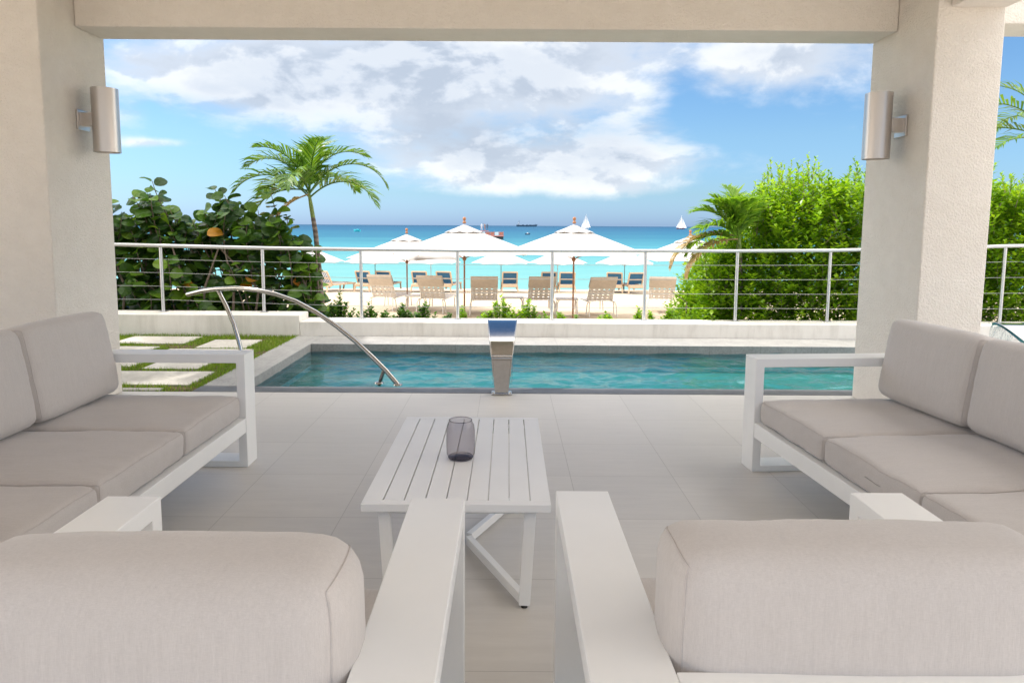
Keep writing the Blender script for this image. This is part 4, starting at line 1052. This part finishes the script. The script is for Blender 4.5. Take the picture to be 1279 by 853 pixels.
def make_far(label, loc, rz, sling='blue'):
    t = thing('beach_lounger', label, 'lounger', loc, rz, 'blue and tan loungers near the waterline')
    W2 = .33
    a, b_ = Vector((0, 0, .34)), Vector((0, -.28, .90))
    m_ = MB()
    for s in (-1, 1): m_.beam((s * W2, *a.yz), (s * W2, *b_.yz), .06, .05, (0, 1, 0))
    m_.beam((-W2, *b_.yz), (W2, *b_.yz), .05, .06); q = a.lerp(b_, .45); m_.beam((-W2, *q.yz), (W2, *q.yz), .05, .05); m_.build('back_frame', 'tan', t)
    q0 = a.lerp(b_, .1); m_ = MB(); m_.beam(q0, a.lerp(b_, .98), 2 * W2 - .06, .012, (0, 1, 0)); m_.build('back_sling', sling, t)
    m_ = MB(); m_.box(-W2, W2, -.35, 0.02, .22, .36); m_.build('head_panel', 'tan', t, bevel=.02)
    m_ = MB()
    for s in (-1, 1): m_.box(s * W2 - .03, s * W2 + .03, 0.03, 1.3, .27, .34)
    m_.box(-W2, W2, 1.24, 1.32, .275, .335); m_.build('seat_frame', 'tan', t)
    MB().box(-W2 + .04, W2 - .04, .04, 1.23, .30, .312).build('seat_sling', sling, t)
    for y in (-.28, 1.2):
        for s in (-1, 1):
            m_ = MB(); m_.beam((s * W2, y, .30), (s * (W2 + .04), y - .04, 0), .06, .05, (0, 1, 0)); m_.build('leg', 'tan', t)
    return t
fl = [(455, 31.0, -14, 'blue and tan lounger behind the third railing post', 'blue'), (480, 31.4, -10, 'blue and tan lounger mostly hidden by the leftmost woven lounger', 'blue'),
      (525, 31.0, -8, 'blue and tan lounger left of the second woven lounger', 'blue'), (556, 31.0, -14, 'blue and tan lounger peeking out right of the second woven lounger', 'blue'),
      (637, 31.2, 2, 'blue and tan lounger right of the grey far umbrella pole', 'blue'), (686, 31.6, 0, 'blue and tan lounger hidden behind the fifth railing post', 'blue'),
      (709, 31.0, -2, 'blue and tan lounger behind the right big umbrella pole', 'blue'), (769, 31.2, -12, 'blue and tan lounger behind the lounger beside the big umbrella', 'blue'), (794, 31.0, 8, 'blue and tan lounger left of the sixth railing post', 'blue'),
      (408, 30.5, -38, 'blue and white striped lounger seen beside the palm trunk', 'stripe'), (392, 31.0, -34, 'blue and white striped lounger mostly hidden behind the palm trunk', 'stripe')]
prot = {}
for px, Y, a, lb, sl in fl:
    loc = gp(px, Y, .03)
    if sl not in prot: prot[sl] = make_far(lb, loc, R(a), sl)
    else: dup(prot[sl], loc=loc, rz=R(a), label=lb)

# ================================================================== BOATS
def sp_(px, Y): p = atY(px, 300, Y); return Vector((p.x, Y, SEA))
def hull(L, Wd, h, sheer=.3, n=12):
    m_ = MB(); vs = []
    for i in range(n + 1):
        s = i / n; wv = Wd / 2 * (1 - max(0, (s - .45) / .55) ** 2.2) * (1 if s > .08 else .8); z1 = h * (1 + sheer * abs(s - .4) ** 1.5 * 2)
        x = -L / 2 + L * s; vs += [(x, -wv, z1), (x, wv, z1), (x + (0 if s < .9 else -L * .04), wv * .7, -.1 * h), (x + (0 if s < .9 else -L * .04), -wv * .7, -.1 * h)]
    fs = [(i * 4 + k, i * 4 + (k + 1) % 4, i * 4 + 4 + (k + 1) % 4, i * 4 + 4 + k) for i in range(n) for k in range(4)]
    fs += [(3, 2, 1, 0), tuple(n * 4 + k for k in range(4))]
    return m_.add(vs, fs)
def sailboat(label, loc, hm, rz):
    t = thing('sailing_boat', label, 'sailing boat', loc, rz, 'white sailing boats on the horizon')
    hull(13, 3.4, 1.3).build('hull', hm, t); MB().tube([(.8, 0, 1), (.8, 0, 19)], .12, 6).build('mast', 'hullwhite', t)
    MB().box(-2.5, 2, -1, 1, 1.3, 2.1).build('cabin', 'hullwhite', t, bevel=.1)
    def sail(a, b_, c_, nm, bel):
        m_ = MB(); a, b_, c_ = map(Vector, (a, b_, c_)); vs = []; N = 8
        for i in range(N + 1):
            for j in range(N + 1):
                s, q = i / N, j / N; p = a.lerp(b_.lerp(c_, q), s); p.y += bel * math.sin(math.pi * s) * math.sin(math.pi * q); vs.append(p)
        m_.add(vs, [(i * (N + 1) + j, i * (N + 1) + j + 1, (i + 1) * (N + 1) + j + 1, (i + 1) * (N + 1) + j) for i in range(N) for j in range(N)])
        o = m_.build(nm, 'sail', t, True)
    sail((.6, 0, 18.6), (.6, 0, 2.0), (-8.2, 0, 2.1), 'mainsail', 1.0); sail((1.2, 0, 17), (1.3, .2, 2.0), (9.5, 0, 1.6), 'jib', 1.2)
    return t
a1 = sailboat('white sailing boat right above the tip of the right big umbrella', sp_(731, 900), 'hullwhite', R(-53))
a2 = sailboat('white sailing boat with a dark hull, alone at the right near the hedge', sp_(850, 960), 'hullred', R(-50))
t = thing('cargo_ship', 'dark cargo ship on the horizon', 'ship', sp_(658, 2500), R(0))
m_ = hull(76, 12, 5.0, .7).build('hull', 'shipblue', t)
MB().box(-34, -26, -5, 5, 5, 13).build('bridge', 'shipwhite', t, bevel=.4); MB().box(-32, -29, -1.5, 1.5, 13, 19).build('funnel', 'shipwhite', t)
for x, h_ in ((-28, 23), (2, 9), (30, 12)): MB().tube([(x, 0, 5), (x, 0, h_)], .4, 6).build('mast', 'shipblue', t)
for x in (-14, 0, 12): MB().box(x - 4, x + 4, -4, 4, 4.8, 7.2).build('hatch', 'shipblue', t, bevel=.3)
t = thing('motor_boat', 'small teal motor boat moored on open water left of the umbrellas', 'boat', sp_(446, 330), R(160), 'small boats off the beach')
hull(3.6, 1.5, .7, .8).build('hull', 'teal', t); MB().box(-.9, .4, -.5, .5, .65, 1.25).build('cabin', 'teal', t, bevel=.08)
t = thing('motor_boat', 'tiny dark motor boat below the cargo ship', 'boat', sp_(659, 255), R(5), 'small boats off the beach')
hull(1.9, .9, .4, .8).build('hull', 'shipblue', t); MB().box(-.3, .2, -.25, .25, .4, .85).build('cabin', 'hullwhite', t, bevel=.05)
t = thing('motor_boat', 'teal boat with a bright blue canopy beside the palm trunk', 'boat', sp_(376, 118), R(0), 'small boats off the beach')
hull(3.0, 1.2, .5, .9).build('hull', 'teal', t)
MB().box(-1.5, .3, -.6, .6, 1.28, 1.36).build('canopy', 'skyblue', t, bevel=.03)
for x in (-1.4, .2):
    for y in (-.5, .5): MB().tube([(x, y, .4), (x, y, 1.3)], .03, 5).build('canopy_post', 'hullwhite', t)
MB().box(-.5, -.1, -.3, .3, .45, .8).build('seat', 'hullwhite', t, bevel=.03)
# excursion platform with bathers
pt = thing('swim_platform', 'red and white railed swimming platform floating behind the left big umbrella', 'platform', sp_(612, 165))
MB().box(-3.2, 3.2, -1.6, 1.6, .1, .75).build('pontoon', 'darkmetal', pt, bevel=.05); MB().box(-3.3, 3.3, -1.7, 1.7, .75, .9).build('platform_deck', 'redpanel', pt)
for i in range(7):
    x = -3.2 + i * 1.066; MB().box(x - .05, x + .05, -1.7, -1.6, .9, 1.95).build('post', 'redpanel', pt)
for i in range(6):
    x = -3.15 + i * 1.066; MB().box(x + .08, x + .95, -1.68, -1.64, 1.0, 1.8).build('rail_panel', 'hullwhite' if i in (1, 4) else 'redpanel', pt)
MB().box(-3.25, -.4, -1.2, 1.6, 1.95, 2.05).build('upper_deck', 'redpanel', pt)
def person(label, loc, mat_s, arms, seed):
    me = bpy.data.meshes.new('person')
    J = [(0, 0, .92), (0, 0, 1.15), (0, 0, 1.42), (0, 0, 1.52), (0, -.01, 1.68), (-.19, 0, 1.38), (-.3, -.02, 1.12 if not arms else 1.6), (-.33, -.08, .88 if not arms else 1.85),
         (.19, 0, 1.38), (.3, -.02, 1.12), (.3, -.1, .88), (-.1, 0, .85), (-.13, -.03, .47), (-.14, 0, .06), (.1, 0, .85), (.13, -.03, .47), (.14, 0, .06), (-.14, -.13, .03), (.14, -.13, .03)]
    E_ = [(0, 1), (1, 2), (2, 3), (3, 4), (2, 5), (5, 6), (6, 7), (2, 8), (8, 9), (9, 10), (0, 11), (11, 12), (12, 13), (0, 14), (14, 15), (15, 16), (13, 17), (16, 18)]
    rad = [.13, .12, .12, .05, .1, .06, .045, .035, .06, .045, .035, .09, .065, .045, .09, .065, .045, .04, .04]
    me.from_pydata(J, E_, []); o = bpy.data.objects.new('person', me); COL.objects.link(o); o.location = loc
    sk = o.modifiers.new('skin', 'SKIN')
    for i, r_ in enumerate(rad): me.skin_vertices[0].data[i].radius = (r_, r_ * .8)
    me.skin_vertices[0].data[0].use_root = True
    o.modifiers.new('sub', 'SUBSURF').levels = 1; me.materials.append(M[mat_s])
    tag(o, label, 'person', 'bathers on the swimming platform'); return o
pz = sp_(612, 165)
person('bather in pale clothes at the left end of the upper deck of the platform', (pz.x - 2.0, 165, SEA + 2.05), 'hullwhite', False, 1)
person('bather with one arm raised on the upper deck of the platform', (pz.x - 1.25, 165.3, SEA + 2.05), 'skin', True, 2)
person('bather in dark clothes at the right end of the upper deck of the platform', (pz.x - .65, 165, SEA + 2.05), 'shipblue', False, 3)
